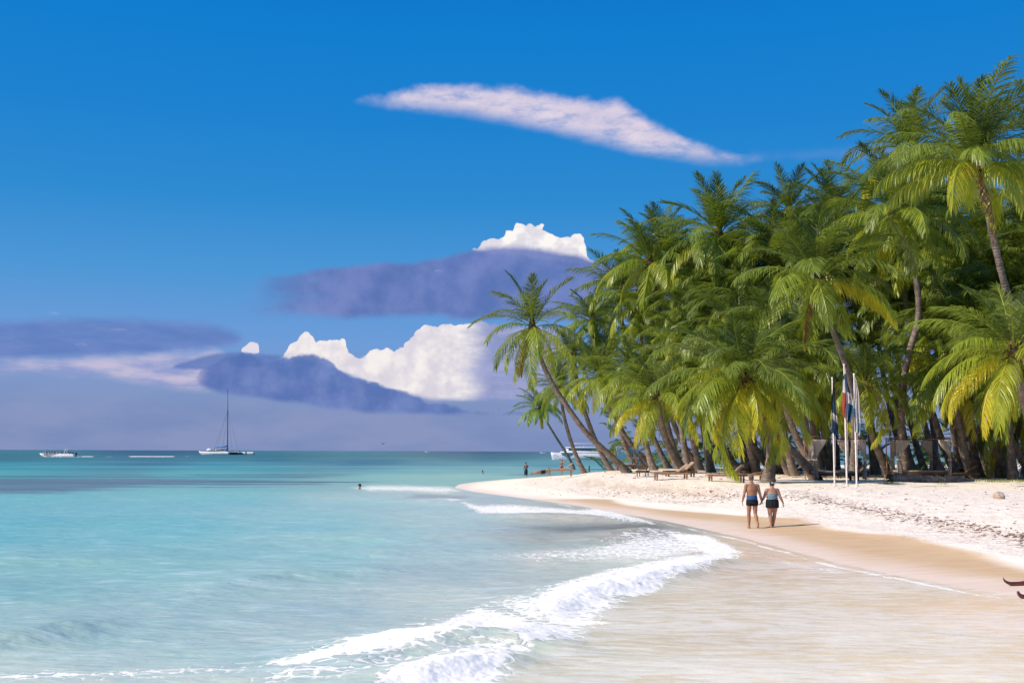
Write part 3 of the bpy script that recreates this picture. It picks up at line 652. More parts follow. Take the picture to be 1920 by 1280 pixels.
FIBRE = simple('palm_fibre', (.13, .075, .045), .9, .1, .5, 9, .6)
NUT = simple('coconut_husk', (.20, .15, .045), .6, .3, .4, 5, .2)
def heart_mesh(seed):
    rng = random.Random(seed); bm = bmesh.new()
    tube(bm, [(0, 0, -.75), (0, 0, -.45), (0, 0, -.1), (0, 0, .35), (0, 0, .7)], [.17, .27, .30, .20, .08], 10)
    for i in range(16):      # ragged leaf bases and old flower stalks
        a = rng.uniform(0, 6.28); l = rng.uniform(.35, .8); e = rng.uniform(-.9, .5)
        p0 = Vector((math.cos(a) * .15, math.sin(a) * .15, rng.uniform(-.5, .1)))
        p1 = p0 + Vector((math.cos(a) * math.cos(e), math.sin(a) * math.cos(e), math.sin(e))) * l * .6
        tube(bm, [p0, p1, p1 + Vector((math.cos(a) * .2, math.sin(a) * .2, -l * .55))], [.06, .035, .012], 5)
    me = bpy.data.meshes.new('crown_heart'); bm.to_mesh(me); bm.free(); me.materials.append(FIBRE)
    for p_ in me.polygons: p_.use_smooth = True
    return me
def nuts_mesh(seed):
    rng = random.Random(seed); bm = bmesh.new()
    for i in range(11):
        a = rng.uniform(0, 6.28); ball(bm, Vector((math.cos(a) * .36, math.sin(a) * .36, rng.uniform(-.75, -.25))), (.12, .12, .15), 8)
    me = bpy.data.meshes.new('coconut_cluster'); bm.to_mesh(me); bm.free(); me.materials.append(NUT)
    for p_ in me.polygons: p_.use_smooth = True
    return me
CROWNS = [crown_mesh(101 + i, n=[27, 30, 26, 29, 32, 28, 27, 30, 29, 26][i], yellow=[.0, .08, .02, .12, .0, .05, .10, .03, .06, .14][i],
                     up=[1.4, 1.3, 1.35, 1.25, 1.4, 1.3, 1.2, 1.35, 1.3, 1.35][i], low=[-.2, -.35, -.1, -.45, -.3, -.25, -.5, -.15, -.35, -.4][i],
                     dead=[1, 0, 2, 1, 0, 1, 2, 0, 1, 1][i], wind=.35) for i in range(10)]
HEARTS = [heart_mesh(i) for i in range(3)]; NUTS = [nuts_mesh(5)]
def trunk_mesh(path, base, r0=.40, r1=.25, r2=.16, n=12):
    bm = bmesh.new(); uvl = bm.loops.layers.uv.new('UVMap')
    # resample
    P_ = [Vector(p) - base for p in path]
    seg = [0.0]
    for a, b in zip(P_[:-1], P_[1:]): seg.append(seg[-1] + (b - a).length)
    ns = max(18, int(seg[-1] / .20)); out = []; rads = []
    arr = np.array([list(p) for p in P_])
    for i in range(ns + 1):
        L_ = seg[-1] * i / ns; t = i / ns
        p_ = Vector([float(np.interp(L_, seg, arr[:, k])) for k in range(3)])
        h = seg[-1] * t
        r = r2 + (r1 - r2) * (1 - t) + (r0 - r1) * math.exp(-h / .75)
        r *= 1 + (.05 if i % 2 else -.03) + .05 * mnoise.noise(p_ * 1.3)
        out.append(p_); rads.append(r)
    # smooth the path
    for _ in range(4):
        out = [out[0]] + [(out[i - 1] + out[i] * 2 + out[i + 1]) / 4 for i in range(1, len(out) - 1)] + [out[-1]]
    tube(bm, out, rads, n, uvl=uvl)
    me = bpy.data.meshes.new('trunk'); bmesh.ops.recalc_face_normals(bm, faces=bm.faces); bm.to_mesh(me); bm.free(); me.materials.append(BARK)
    for p_ in me.polygons: p_.use_smooth = True
    return me
def catmull(P_, n=8):
    P_ = [Vector(p) for p in P_]; Q = [P_[0] * 2 - P_[1]] + P_ + [P_[-1] * 2 - P_[-2]]; out = []
    for i in range(1, len(Q) - 2):
        for k in range(n):
            t = k / n; a, b, c_, d = Q[i - 1], Q[i], Q[i + 1], Q[i + 2]
            out.append(.5 * ((2 * b) + (-a + c_) * t + (2 * a - 5 * b + 4 * c_ - d) * t * t + (-a + 3 * b - 3 * c_ + d) * t ** 3))
    out.append(P_[-1]); return out
PRNG = random.Random(4)
PALMS = []
def palm(path, label, group, crown=None, scale=1.0, rz=None, heart=True, nuts=False, rk=1.0, lean=(0, 0)):
    base = Vector(path[0]); base.z = Z(base.x, base.y) - .12; path = [base] + [Vector(p) for p in path[1:]]
    root = empty('palm_tree', base, 0, label, 'palm tree', group)
    link('trunk', trunk_mesh(path, base, .44 * rk, .26 * rk, .16 * rk), root)
    top = path[-1] - base
    cr = link('crown', crown if crown is not None else PRNG.choice(CROWNS), root, top + Vector((0, 0, .1)))
    rz_ = PRNG.uniform(0, 6.28) if rz is None else rz
    cr.scale = (scale,) * 3; cr.rotation_euler = (lean[0] + PRNG.uniform(-.1, .1), lean[1] + PRNG.uniform(-.1, .1), rz_)
    if heart:
        h = link('crown_heart', PRNG.choice(HEARTS), root, top + Vector((0, 0, .1))); h.scale = (max(.8, scale),) * 3; h.rotation_euler[2] = rz_
    if nuts:
        link('coconut_cluster', NUTS[0], root, top)
    PALMS.append((root, base + top)); return root
def pxpath(pts, D0, D1, basepx=None):
    """points of a trunk from ground to crown as seen, with distance running D0 to D1"""
    n = len(pts); out = []
    for i, (a, b) in enumerate(pts):
        out.append(at(a, b, D0 + (D1 - D0) * i / (n - 1)))
    return catmull(out, 6)
def gd(px, py): return ground(px, py).y
GP = 'coconut palms standing out of the grove'
b1 = gd(1178, 886); b8 = gd(1440, 902); b7 = gd(1705, 897)
C_big = crown_mesh(7, n=34, up=1.5, low=.0, nl=74, dead=1, yellow=.03, wind=.3, droopk=1.0)
C_lone = crown_mesh(22, n=21, up=1.5, low=-.55, nl=70, dead=2, yellow=.02, wind=.2)
C_low = crown_mesh(31, n=26, up=1.25, low=-.6, nl=72, dead=1, yellow=.12, wind=.3, droopk=1.15)
C_edge = crown_mesh(45, n=24, up=1.1, low=-.6, nl=76, dead=0, yellow=.22, wind=.1, droopk=1.1, lush=1.1)
palm(pxpath([(1178, 886), (1140, 850), (1100, 812), (1060, 757), (1032, 712), (1010, 662), (998, 612)], b1, b1 - 3), 'lone slim palm leaning far out left, its crown clear against the cloud', GP, C_lone, 1.02, .4)
b2 = gd(1078, 880)
palm(pxpath([(1078, 880), (1062, 850), (1040, 815), (1022, 785), (1012, 765)], b2, b2 - 2), 'short shaggy palm at the grove tip, dead fronds hanging over the yacht', GP, CROWNS[2], .84, 1.0, rk=.8)
palm(pxpath([(1600, 880), (1602, 800), (1595, 720), (1575, 655), (1548, 585), (1532, 520)], 76, 70), 'palm with thin curved trunk rising from behind the flagpoles to a high crown', GP, CROWNS[0], 1.15, 2.2, nuts=True, rk=.85)
palm(pxpath([(1995, 890), (1955, 720), (1908, 606), (1880, 520), (1852, 400), (1828, 305)], 62, 58), 'tallest palm, long bare trunk and full crown against the sky at right', GP, C_big, 1.10, 3.4, nuts=True, rk=.9)
palm(pxpath([(1705, 897), (1692, 840), (1690, 760), (1700, 680), (1722, 590), (1712, 500), (1675, 400)], b7, b7 - 3), 'tall palm with upright ringed trunk beside the fallen log', GP, CROWNS[1], 1.15, .7, rk=1.05)
palm(pxpath([(1440, 903), (1446, 850), (1438, 800), (1415, 755), (1398, 712)], b8, b8 - 4), 'low palm with swollen dark trunk base right behind the walking couple', GP, C_low, 1.12, 2.0, nuts=True, rk=1.15)
palm(pxpath([(1530, 893), (1490, 850), (1445, 800), (1410, 750), (1392, 700)], 73, 66), 'thick palm leaning left behind the low palm, its trunk crossing down to the right', GP, CROWNS[3], .95, 5.0, rk=1.1)
palm(pxpath([(1420, 880), (1400, 700), (1372, 560), (1348, 440)], 104, 96), 'palm with a feathery round crown rising alone over the middle of the skyline', GP, CROWNS[4], 1.28, 1.3, nuts=True, rk=.9)
palm(pxpath([(1310, 880), (1280, 720), (1240, 590), (1218, 492)], 112, 104), 'palm whose dark crown ends the skyline at the left, above the white cloud edge', GP, CROWNS[7], 1.18, .2)
palm(pxpath([(1330, 880), (1300, 700), (1262, 540), (1245, 455)], 116, 110), 'palm half hidden behind the left end of the skyline crowns', GP, CROWNS[5], 1.0, .9)
palm(pxpath([(1560, 880), (1530, 650), (1500, 500), (1480, 395)], 106, 100), 'dark palm crown on the skyline above the flagpoles, its fronds bent over', GP, CROWNS[6], 1.12, 4.0)
palm(pxpath([(1640, 880), (1620, 650), (1585, 500), (1566, 392)], 106, 102), 'palm crown on the skyline squeezed between two darker crowns', GP, CROWNS[8], 1.12, 1.9)
palm(pxpath([(1800, 880), (1780, 650), (1740, 430), (1712, 280)], 96, 90), 'palm crown showing behind the left side of the tallest palm', GP, CROWNS[0], 1.30, 5.1, rk=.9)
palm(pxpath([(2060, 880), (2040, 600), (2010, 420), (1985, 300)], 70, 66), 'palm cut by the right picture edge beside the tallest crown', GP, CROWNS[7], 1.2, 2.9)
palm(pxpath([(1880, 893), (1890, 860), (1905, 820), (1925, 770)], gd(1880, 893), gd(1880, 893) - 8), 'short bright yellow-green palm at right edge, one frond touching the sand', GP, C_edge, 1.0, 2.6, rk=1.2)
palm(pxpath([(1960, 890), (1940, 820), (1915, 740), (1900, 660)], 63, 58), 'sunlit palm at the right edge just above the short bright one', GP, CROWNS[9], 1.0, .3)
palm(pxpath([(1290, 890), (1262, 850), (1242, 800), (1232, 745)], 92, 88), 'leaning palm behind the first group of loungers with yellow hanging fronds', GP, CROWNS[9], .95, .6, rk=1.1)
palm(pxpath([(1665, 885), (1640, 830), (1625, 775), (1622, 720)], 80, 77), 'leaning palm whose fronds hang just right of the flags', GP, C_low, .85, 4.4)
# ---- the dense grove
SKY = [(1040, 690), (1060, 640), (1090, 590), (1130, 560), (1180, 520), (1240, 480), (1300, 470), (1380, 470), (1450, 440), (1520, 420), (1600, 400), (1680, 380), (1760, 330), (1840, 380), (1920, 360), (2000, 330), (2060, 330)]
skyf = lambda x_: float(np.interp(x_, [a for a, b in SKY], [b for a, b in SKY]))
frontD = lambda x_: float(np.interp(x_, [1050, 1120, 1180, 1300, 1440, 1600, 1705, 1920, 2060], [112, 106, 101, 88, 74, 76, 72, 66, 62]))
fill = []
yy_ = 722.0; row = 0
while yy_ > 380:
    xx_ = 1050 + (row % 2) * 34
    while xx_ < 2060:
        a = xx_ + PRNG.uniform(-22, 22); b = yy_ + PRNG.uniform(-18, 18)
        if b > skyf(a) + 14 and not (1640 < a < 1752 and b > 580) and not (1535 < a < 1612 and 540 < b < 720): fill.append((a, b, row))
        xx_ += 68
    yy_ -= 52; row += 1
zones = [(1130, 'at seaward grove tip'), (1230, 'behind the lone leaning palm'), (1330, 'above the left loungers'), (1430, 'above the walking couple'), (1540, 'left of the flagpoles'),
         (1640, 'behind the flagpoles'), (1740, 'above the fallen log'), (1850, 'above the right canopy bed'), (9999, 'at the right edge')]
levels = [(470, 'highest crown tier'), (570, 'upper crown tier'), (680, 'middle crown tier'), (9999, 'lowest crown tier')]
cells = {}
for a, b, row in fill:
    zi = next(i for i, (lim, _) in enumerate(zones) if a < lim); li = next(i for i, (lim, _) in enumerate(levels) if b < lim)
    cells.setdefault((zi, li), []).append((a, b, row))
ORD = ['first', 'second', 'third', 'fourth', 'fifth', 'sixth', 'seventh', 'eighth', 'ninth', 'tenth']
for (zi, li), lst in sorted(cells.items()):
    lst.sort()
    for i, (a, b, row) in enumerate(lst):
        fd = frontD(a); D = fd + 4 + row * 2.2 + PRNG.uniform(0, 4) + (6 if row < 5 and 1500 < a < 1780 else 0)
        off = PRNG.uniform(20, 110)
        C_ = at(a, b, D); bx = xat(a + off, D) ; by = D + PRNG.uniform(0, 4)
        Bz = Z(bx, by); B_ = Vector((bx, by, Bz))
        n = 12; path = []
        for k in range(n + 1):
            t = k / n; hh_ = 1 - (1 - t) ** 1.6
            path.append(Vector((B_.x + (C_.x - B_.x) * hh_, B_.y + (C_.y - B_.y) * hh_, B_.z + (C_.z - B_.z) * t ** 1.12)))
        lab = 'palm ' + zones[zi][1] + ', ' + levels[li][1] + (', ' + ORD[min(i, 9)] + ' from left' if len(lst) > 1 else '')
        sc_ = PRNG.uniform(.86, 1.08) * (1.0 if a > 1150 else .85)
        palm(path, lab, 'coconut palms of the dense grove', None, sc_, rk=PRNG.uniform(.9, 1.2), nuts=PRNG.random() < .2, lean=(0, -.12))
# ---- undergrowth fronds added deep in the grove to darken its gaps
rng = np.random.RandomState(77); parts = []
for i in range(620):
    a = rng.uniform(1130, 2150); D = frontD(min(a, 2050)) + 34 + rng.uniform(0, 26); x_ = xat(a, D); z_ = Z(x_, D) + rng.uniform(0, 1) ** 1.5 * 9
    parts.append(frond_np(rng, rng.uniform(2.5, 4.2), rng.uniform(.2, 1.3), rng.uniform(.8, 1.6), rng.uniform(0, 6.28), rng.uniform(.0, .3), 44, 0, .075, 1.1, origin=(x_, D, z_)))
V, Q, A = join_np(parts)
tag(link('backdrop', mesh_np('backdrop', V, Q, LEAF, dict(age=A), smooth=False)), 'dark leafy undergrowth added behind the palm trunks to darken the gaps', 'backdrop', kind='stuff')
#PART3
# ------------------------------------------------------------------ people
def skin_mat(name, col):
    if name in MATS: return MATS[name]
    m, gg, out = material(name); t = gg.n('ShaderNodeTexCoord').outputs['Object']
    n = gg.noise(t, 6, 4); cc = gg.mix(gg.ss(n, .3, .7), tuple(v * .85 for v in col), tuple(v * 1.12 for v in col))
    p = principled(gg, cc, .5, .35); p.inputs['Subsurface Weight'].default_value = .08; p.inputs['Subsurface Radius'].default_value = (.02, .008, .004)
    m.node_tree.links.new(p.outputs[0], out.inputs[0]); MATS[name] = m; return m
def remeshed(name, bm, mat, parent, voxel, smooth=3, fac=.5):
    o = link_bm(name, bm, mat, parent)
    md = o.modifiers.new('r', 'REMESH'); md.mode = 'VOXEL'; md.voxel_size = voxel; md.use_smooth_shade = True
    if smooth:
        ms = o.modifiers.new('s', 'SMOOTH'); ms.iterations = smooth; ms.factor = fac
    dg = bpy.context.evaluated_depsgraph_get(); me = bpy.data.meshes.new_from_object(o.evaluated_get(dg)); me.name = name
    o.modifiers.clear(); o.data = me
    for p_ in me.polygons: p_.use_smooth = True
    if not me.materials: me.materials.append(mat)
    return o
def hand_bm(bm, wrist, direction, palm_n, side, curl=.35, sc=1.0, thumb=None):
    """palm and five separate fingers; direction = along the hand, palm_n = out of the palm, side = towards the thumb"""
    d = Vector(direction).normalized(); s_ = (Vector(side) - d * d.dot(Vector(side))).normalized(); n_ = d.cross(s_)
    if n_.dot(Vector(palm_n)) < 0: n_ = -n_
    w = Vector(wrist)
    tube(bm, [w - d * .02, w + d * .03 * sc, w + d * .075 * sc, w + d * .095 * sc], [(.026 * sc, .018 * sc), (.036 * sc, .016 * sc), (.041 * sc, .014 * sc), (.038 * sc, .012 * sc)], 10, ref=s_)
    for k, (off, ln) in enumerate(((.030, .068), (.010, .078), (-.010, .073), (-.029, .057))):
        p = w + d * .088 * sc + s_ * off * sc; q = [p - d * .02 * sc, p]; dd = d.copy(); cc_ = curl * (1 + .15 * k)
        for j, fr in enumerate((.45, .32, .23)):
            dd = (dd * math.cos(cc_) + n_ * math.sin(cc_)).normalized() if j or curl > .6 else (dd * math.cos(cc_ * .5) + n_ * math.sin(cc_ * .5)).normalized()
            p = p + dd * ln * fr * sc; q.append(p)
        tube(bm, q, [.0095 * sc, .0098 * sc, .009 * sc, .0083 * sc, .0068 * sc], 7, round_ends=True)
    p = w + d * .022 * sc + s_ * .026 * sc; td = (d * .62 + s_ * .68 + n_ * .25).normalized()
    tube(bm, [p, p + td * .033 * sc, p + (td * .055 + d * .010) * sc, p + (td * .060 + d * .034) * sc], [.013 * sc, .0115 * sc, .010 * sc, .008 * sc], 7, round_ends=True)
def foot_bm(bm, ankle, toe, sc=1.0):
    a = Vector(ankle); t = Vector(toe); d = (t - a); d.z = d.z * .6
    heel = a - Vector((d.x, d.y, 0)).normalized() * .045 * sc + Vector((0, 0, -.045 * sc))
    tube(bm, [heel, a + Vector((0, 0, -.045 * sc)) + d * .2, a * .35 + t * .65 + Vector((0, 0, -.0)), t], [(.036 * sc, .030 * sc), (.038 * sc, .035 * sc), (.044 * sc, .024 * sc), (.036 * sc, .013 * sc)], 10, round_ends=True)
    perp = Vector((-d.y, d.x, 0)).normalized()
    for k in range(5):
        b = t + perp * (.032 - .016 * k) * sc - d.normalized() * (.004 + .004 * abs(k - 1)) * sc
        tube(bm, [b - d.normalized() * .02 * sc, b + d.normalized() * (.024 - .002 * k) * sc], [.009 * sc, .007 * sc], 6, round_ends=True)
    tube(bm, [a + Vector((0, 0, .06 * sc)), a, a + Vector((0, 0, -.035 * sc)) + d * .12], [.036 * sc, .034 * sc, .036 * sc], 10, round_ends=True)
def head_bm(bm, c, fwd, up, sc=1.0):
    f = Vector(fwd).normalized(); u = (Vector(up) - f * f.dot(Vector(up))).normalized(); r = f.cross(u)
    rot = Matrix((r, f, u)).transposed().to_4x4(); c = Vector(c)
    P_ = lambda x_, y_, z_: c + (r * x_ + f * y_ + u * z_) * sc
    ball(bm, P_(0, -.012, .022), (.077 * sc, .096 * sc, .098 * sc), 16, rot); ball(bm, P_(0, .022, -.045), (.062 * sc, .066 * sc, .076 * sc), 14, rot)
    ball(bm, P_(0, .058, -.098), (.028 * sc, .022 * sc, .022 * sc), 8, rot)
    tube(bm, [P_(0, .080, .018), P_(0, .096, -.010), P_(0, .104, -.028), P_(0, .090, -.036)], [(.010 * sc, .010 * sc), (.012 * sc, .012 * sc), (.017 * sc, .013 * sc), (.012 * sc, .008 * sc)], 8, round_ends=True)
    ball(bm, P_(0, .083, -.062), (.024 * sc, .010 * sc, .010 * sc), 8, rot); ball(bm, P_(0, .081, .036), (.050 * sc, .014 * sc, .010 * sc), 8, rot)
    for s_ in (-1, 1):
        ball(bm, P_(.080 * s_, -.008, -.018), (.011 * sc, .022 * sc, .033 * sc), 8, rot)
        ball(bm, P_(.030 * s_, .080, .018), (.014 * sc, .010 * sc, .009 * sc), 8, rot)
    return P_, rot
def figure(name_label, cat, loc, rz, J, skin, voxel=.009, sc=1.0, build=1.0, group=None, fat=1.0, hands=None, head_fwd=(0, 1, 0), head_up=(0, 0, 1)):
    """J: joints in metres. Facing +Y. Returns root, body, helper"""
    root = empty('person', loc, rz, name_label, cat, group)
    bm = bmesh.new(); V_ = Vector
    pel, wst, chs, nck, hd = (V_(J[k]) for k in ('pelvis', 'waist', 'chest', 'neck', 'head'))
    sx = V_(J.get('side', (1, 0, 0)))
    tw = J.get('tw', (.165, .145, .17, .155)); td = J.get('td', (.11, .10, .115, .09))
    tube(bm, [pel + (pel - wst).normalized() * .10, pel, wst, chs, chs * .35 + nck * .65, nck], [(tw[0] * .82, td[0] * .8), (tw[0], td[0] * 1.05), (tw[1], td[1]), (tw[2], td[2]), (tw[3] * .95, td[3] * .85), (.065, .060)], 18, ref=sx, round_ends=False)
    tube(bm, [nck - (hd - nck) * .35, nck, hd - (hd - nck).normalized() * .06], [(.072, .066), (.058, .056), (.055, .055)], 12, ref=sx, round_ends=True)
    P_, rot = head_bm(bm, hd, head_fwd, head_up, J.get('hs', 1.0))
    r = build
    for s_ in 'LR':
        sh, el, wr, hp, kn, an, to = (V_(J[k + s_]) for k in ('sh', 'el', 'wr', 'hp', 'kn', 'an', 'to'))
        inn = nck * .45 + chs * .55
        tube(bm, [inn, (inn + sh) / 2 + V_((0, 0, .008)), sh], [.060 * r, .060 * r, .056 * r], 12, round_ends=True)
        tube(bm, [sh, sh * .6 + el * .4, el, el * .7 + wr * .3, wr], [.054 * r, .047 * r, .036 * r, .038 * r, .024 * r], 12, round_ends=True)
        tube(bm, [hp + V_((0, 0, .03)) if J.get('standing', True) else hp, hp * .6 + kn * .4, kn, kn * .72 + an * .28, an * .8 + kn * .2, an], [.092 * fat, .080 * fat, .053 * r, .056 * r, .036 * r, .033 * r], 14, round_ends=True)
        foot_bm(bm, an, to)
        hdir, hn, hsd, cu = (hands or {}).get(s_, ((0, .12, -1), (-1 if s_ == 'R' else 1, 0, 0), (0, 1, 0), .35))
        hand_bm(bm, wr, hdir, hn, hsd, cu)
    body = remeshed('body', bm, skin, root, voxel)
    return root, body, P_, rot
SK1 = skin_mat('skin_tan', (.34, .17, .10)); SK2 = skin_mat('skin_warm', (.38, .20, .13)); SK3 = skin_mat('skin_dark', (.22, .12, .075))
HAIR1 = simple('hair_brown_grey', (.10, .075, .055), .7, .3, .4, 60, .5); HAIR2 = simple('hair_dark', (.035, .022, .016), .5, .4, .4, 60, .5)
def cloth_tube(bm, pts, rads, ref, n=20): tube(bm, pts, rads, n, ref=ref)
m_ = ground(1411, 990.5)
JM = dict(pelvis=(0, 0, .93), waist=(0, .01, 1.08), chest=(0, 0, 1.30), neck=(-.01, .0, 1.50), head=(-.015, .02, 1.655), tw=(.172, .168, .195, .178), td=(.118, .115, .125, .105),
          shL=(-.195, 0, 1.415), elL=(-.275, -.03, 1.12), wrL=(-.315, .03, .90), shR=(.195, 0, 1.415), elR=(.270, -.02, 1.12), wrR=(.335, .05, .90),
          hpL=(-.088, 0, .90), knL=(-.105, .05, .49), anL=(-.085, .10, .085), toL=(-.095, .235, .02), hpR=(.092, 0, .90), knR=(.10, .0, .48), anR=(.135, -.20, .135), toR=(.15, -.10, .025))
Jm_h = {'L': ((-.02, .10, -1), (1, 0, 0), (0, 1, 0), .35), 'R': ((.30, .15, -1), (.9, -.2, .2), (-.2, 1, 0), .85)}
man, mbody, P_, rot = figure('man in blue and black swim trunks walking away, holding the woman\'s hand', 'person', m_, R(3), JM, SK1, hands=Jm_h, build=1.14, fat=1.06)
bm = bmesh.new(); ball(bm, P_(0, -.022, .034), (.084, .098, .094), 18, rot)
for v in bm.verts: v.co += Vector((mnoise.noise(v.co * 40), mnoise.noise(v.co * 40 + Vector((5, 0, 0))), mnoise.noise(v.co * 40 + Vector((0, 7, 0))))) * .006
link_bm('hair', bm, HAIR1, man)
BLUE = simple('swim_blue', (.025, .09, .24), .8, .2, .15, 40, .1); BLACK = simple('swim_black', (.012, .016, .02), .8, .2, .2, 40, .1)
def trunks(root, J, top, bottom_leg, mat_top, mat_low, r_pel, r_leg):
    pel = Vector(J['pelvis']); w = Vector(J['waist'])
    bm = bmesh.new(); tube(bm, [pel + (w - pel).normalized() * top, pel + (w - pel).normalized() * .02, pel + Vector((0, 0, -.075))], [(r_pel[0] * .98, r_pel[1]), (r_pel[0] * 1.03, r_pel[1] * 1.1), (r_pel[0] * .98, r_pel[1] * 1.05)], 22, ref=(1, 0, 0))
    a = remeshed('swim_trunks', bm, mat_top, root, .010, 2)
    bm = bmesh.new()
    for s_ in 'LR':
        hp = Vector(J['hp' + s_]); kn = Vector(J['kn' + s_]); q = hp + (kn - hp) * bottom_leg
        tube(bm, [hp + Vector((0, 0, .02)), hp * .5 + q * .5, q], [r_leg * 1.02, r_leg, r_leg * .96], 16)
    tube(bm, [pel + Vector((0, 0, .035)), pel + Vector((0, 0, -.085))], [(r_pel[0] * 1.05, r_pel[1] * 1.16), (r_pel[0] * 1.03, r_pel[1] * 1.14)], 22, ref=(1, 0, 0))
    b = remeshed('trunk_leg_panel', bm, mat_low, root, .010, 2); return a, b
trunks(man, JM, .145, .34, BLUE, BLACK, (.180, .136), .113)
w_ = ground(1449, 988.5)
JW = dict(pelvis=(0, 0, .82), waist=(0, .01, .97), chest=(0, 0, 1.13), neck=(0, .0, 1.315), head=(.0, .02, 1.45), hs=.95, tw=(.195, .172, .178, .165), td=(.140, .130, .125, .10),
          shL=(-.175, 0, 1.235), elL=(-.275, -.01, 1.00), wrL=(-.355, .03, .84), shR=(.175, 0, 1.235), elR=(.265, -.02, 1.0), wrR=(.365, .02, .80),
          hpL=(-.095, 0, .80), knL=(-.075, .02, .43), anL=(-.055, -.02, .075), toL=(-.06, .115, .02), hpR=(.095, 0, .80), knR=(.075, .06, .43), anR=(.045, .16, .08), toR=(.05, .29, .03))
Jw_h = {'L': ((-.35, .15, -.9), (-1, 0, .1), (0, 1, 0), .8), 'R': ((.06, .1, -1), (-1, 0, 0), (0, 1, 0), .4)}
wom, wbody, P2_, rot2 = figure('woman in patterned swim top and black swim skirt walking away beside the man', 'person', w_, R(-2), JW, SK2, fat=1.18, build=1.16, hands=Jw_h)
bm = bmesh.new(); ball(bm, P2_(0, -.020, .026), (.085, .100, .096), 18, rot2); ball(bm, P2_(0, -.10, -.015), (.045, .04, .05), 12, rot2)
tube(bm, [P2_(-.06, -.06, -.03), P2_(-.07, -.05, -.10)], [.02, .008], 6); tube(bm, [P2_(.06, -.06, -.03), P2_(.07, -.05, -.10)], [.02, .008], 6)
hw = remeshed('hair', bm, HAIR2, wom, .010, 1)
bm = bmesh.new(); tube(bm, [P2_(-.03, -.125, .03), P2_(.03, -.125, .03)], [.013, .013], 8, round_ends=True); link_bm('hair_clip', bm, simple('clip_white', (.75, .72, .68), .4), hw)
m, gg, out = material('patterned_swim_top'); t = gg.n('ShaderNodeTexCoord').outputs['Object']
vn_ = gg.n('ShaderNodeTexVoronoi'); gg.put(vn_.inputs['Vector'], t); vn_.inputs['Scale'].default_value = 26
cc = gg.ramp(gg.m('FRACT', gg.m('MULTIPLY', gg.noise(t, 14, 3), 5.0)), [(0, (.02, .04, .06)), (.3, (.06, .14, .20)), (.55, (.28, .45, .52)), (.8, (.05, .09, .13)), (1, (.45, .58, .62))])
p = principled(gg, cc, .7, .2); m.node_tree.links.new(p.outputs[0], out.inputs[0]); PAT = m
bm = bmesh.new(); tube(bm, [(0, .01, .90), (0, .01, .97), (0, 0, 1.06), (0, -.0, 1.12)], [(.192, .146), (.182, .140), (.184, .137), (.186, .130)], 22, ref=(1, 0, 0))
remeshed('swim_top', bm, PAT, wom, .010, 2)
bm = bmesh.new(); tube(bm, [(0, .0, .935), (0, 0, .88), (0, 0, .80), (0, .01, .655)], [(.196, .148), (.212, .160), (.220, .165), (.222, .158)], 24, ref=(1, 0, 0))
for v in bm.verts:
    if v.co.z < .9: a_ = math.atan2(v.co.y, v.co.x); v.co *= 1 ; v.co.x *= 1 + .025 * math.sin(a_ * 9); v.co.y *= 1 + .04 * math.sin(a_ * 9)
remeshed('swim_skirt', bm, BLACK, wom, .010, 1)
# man at the far water's edge, facing away with arms half raised
D_ = 122; b_ = Vector((xat(987, D_), D_, -.30))
JF = dict(JM); JF.update(elL=(-.29, -.04, 1.13), wrL=(-.31, .08, .9), elR=(.28, .08, 1.2), wrR=(.33, .32, 1.18), knR=(.1, .03, .49), anR=(.1, -.02, .085), toR=(.11, .12, .02))
man2, _, P_, rot = figure('man in long dark blue shorts standing at the water beyond the sandy point', 'person', b_, R(25), JF, SK1, voxel=.014)
bm = bmesh.new(); ball(bm, P_(0, -.022, .034), (.084, .098, .090), 12, rot); link_bm('hair', bm, HAIR2, man2)
NAVY = simple('shorts_navy', (.02, .06, .14), .8, .2, .2, 30, .1)
bm = bmesh.new(); pel = Vector(JF['pelvis']); tube(bm, [pel + Vector((0, 0, .10)), pel, pel - Vector((0, 0, .09))], [(.168, .125), (.175, .135), (.172, .13)], 18, ref=(1, 0, 0))
for s_ in 'LR': tube(bm, [JF['hp' + s_], Vector(JF['kn' + s_]) + Vector((0, 0, -.02))], [.105, .10], 14)
remeshed('shorts', bm, NAVY, man2, .014, 2)
# woman standing with her hands at her hair
D_ = 118; b_ = Vector((xat(1053.5, D_), D_, Z(xat(1053.5, D_), D_)))
b_.z = at(1053, 889.5, D_).z
JB = dict(JW); JB.update(tw=(.150, .120, .135, .135), td=(.11, .09, .105, .085), elL=(-.34, .05, 1.36), wrL=(-.16, .03, 1.50), elR=(.24, .0, 1.0), wrR=(.13, .10, .93), knR=(.085, .02, .43), anR=(.06, 0, .075), toR=(.07, .13, .02))
w3, wb3, P_, rot = figure('woman in dark bikini standing behind the farthest lounger, one hand to her hair', 'person', b_, R(160), JB, SK1, voxel=.014, fat=.92, build=.9, hands={'L': ((.9, .1, .4), (0, 0, -1), (0, 1, 0), .4), 'R': ((-.7, .5, -.3), (0, -1, 0), (0, 0, 1), .4)})
bm = bmesh.new(); ball(bm, P_(0, -.022, .03), (.086, .10, .10), 12, rot); tube(bm, [P_(0, -.08, 0), P_(0, -.09, -.18)], [.05, .02], 8); link_bm('hair', bm, HAIR2, w3)
bm = bmesh.new(); tube(bm, [(0, 0, 1.09), (0, 0, 1.16)], [(.145, .12), (.145, .12)], 18, ref=(1, 0, 0)); link_bm('bikini_top', bm, BLACK, w3)
bm = bmesh.new(); tube(bm, [(0, 0, .86), (0, 0, .80), (0, 0, .72)], [(.162, .122), (.160, .125), (.07, .10)], 18, ref=(1, 0, 0)); link_bm('bikini_bottom', bm, BLACK, w3)
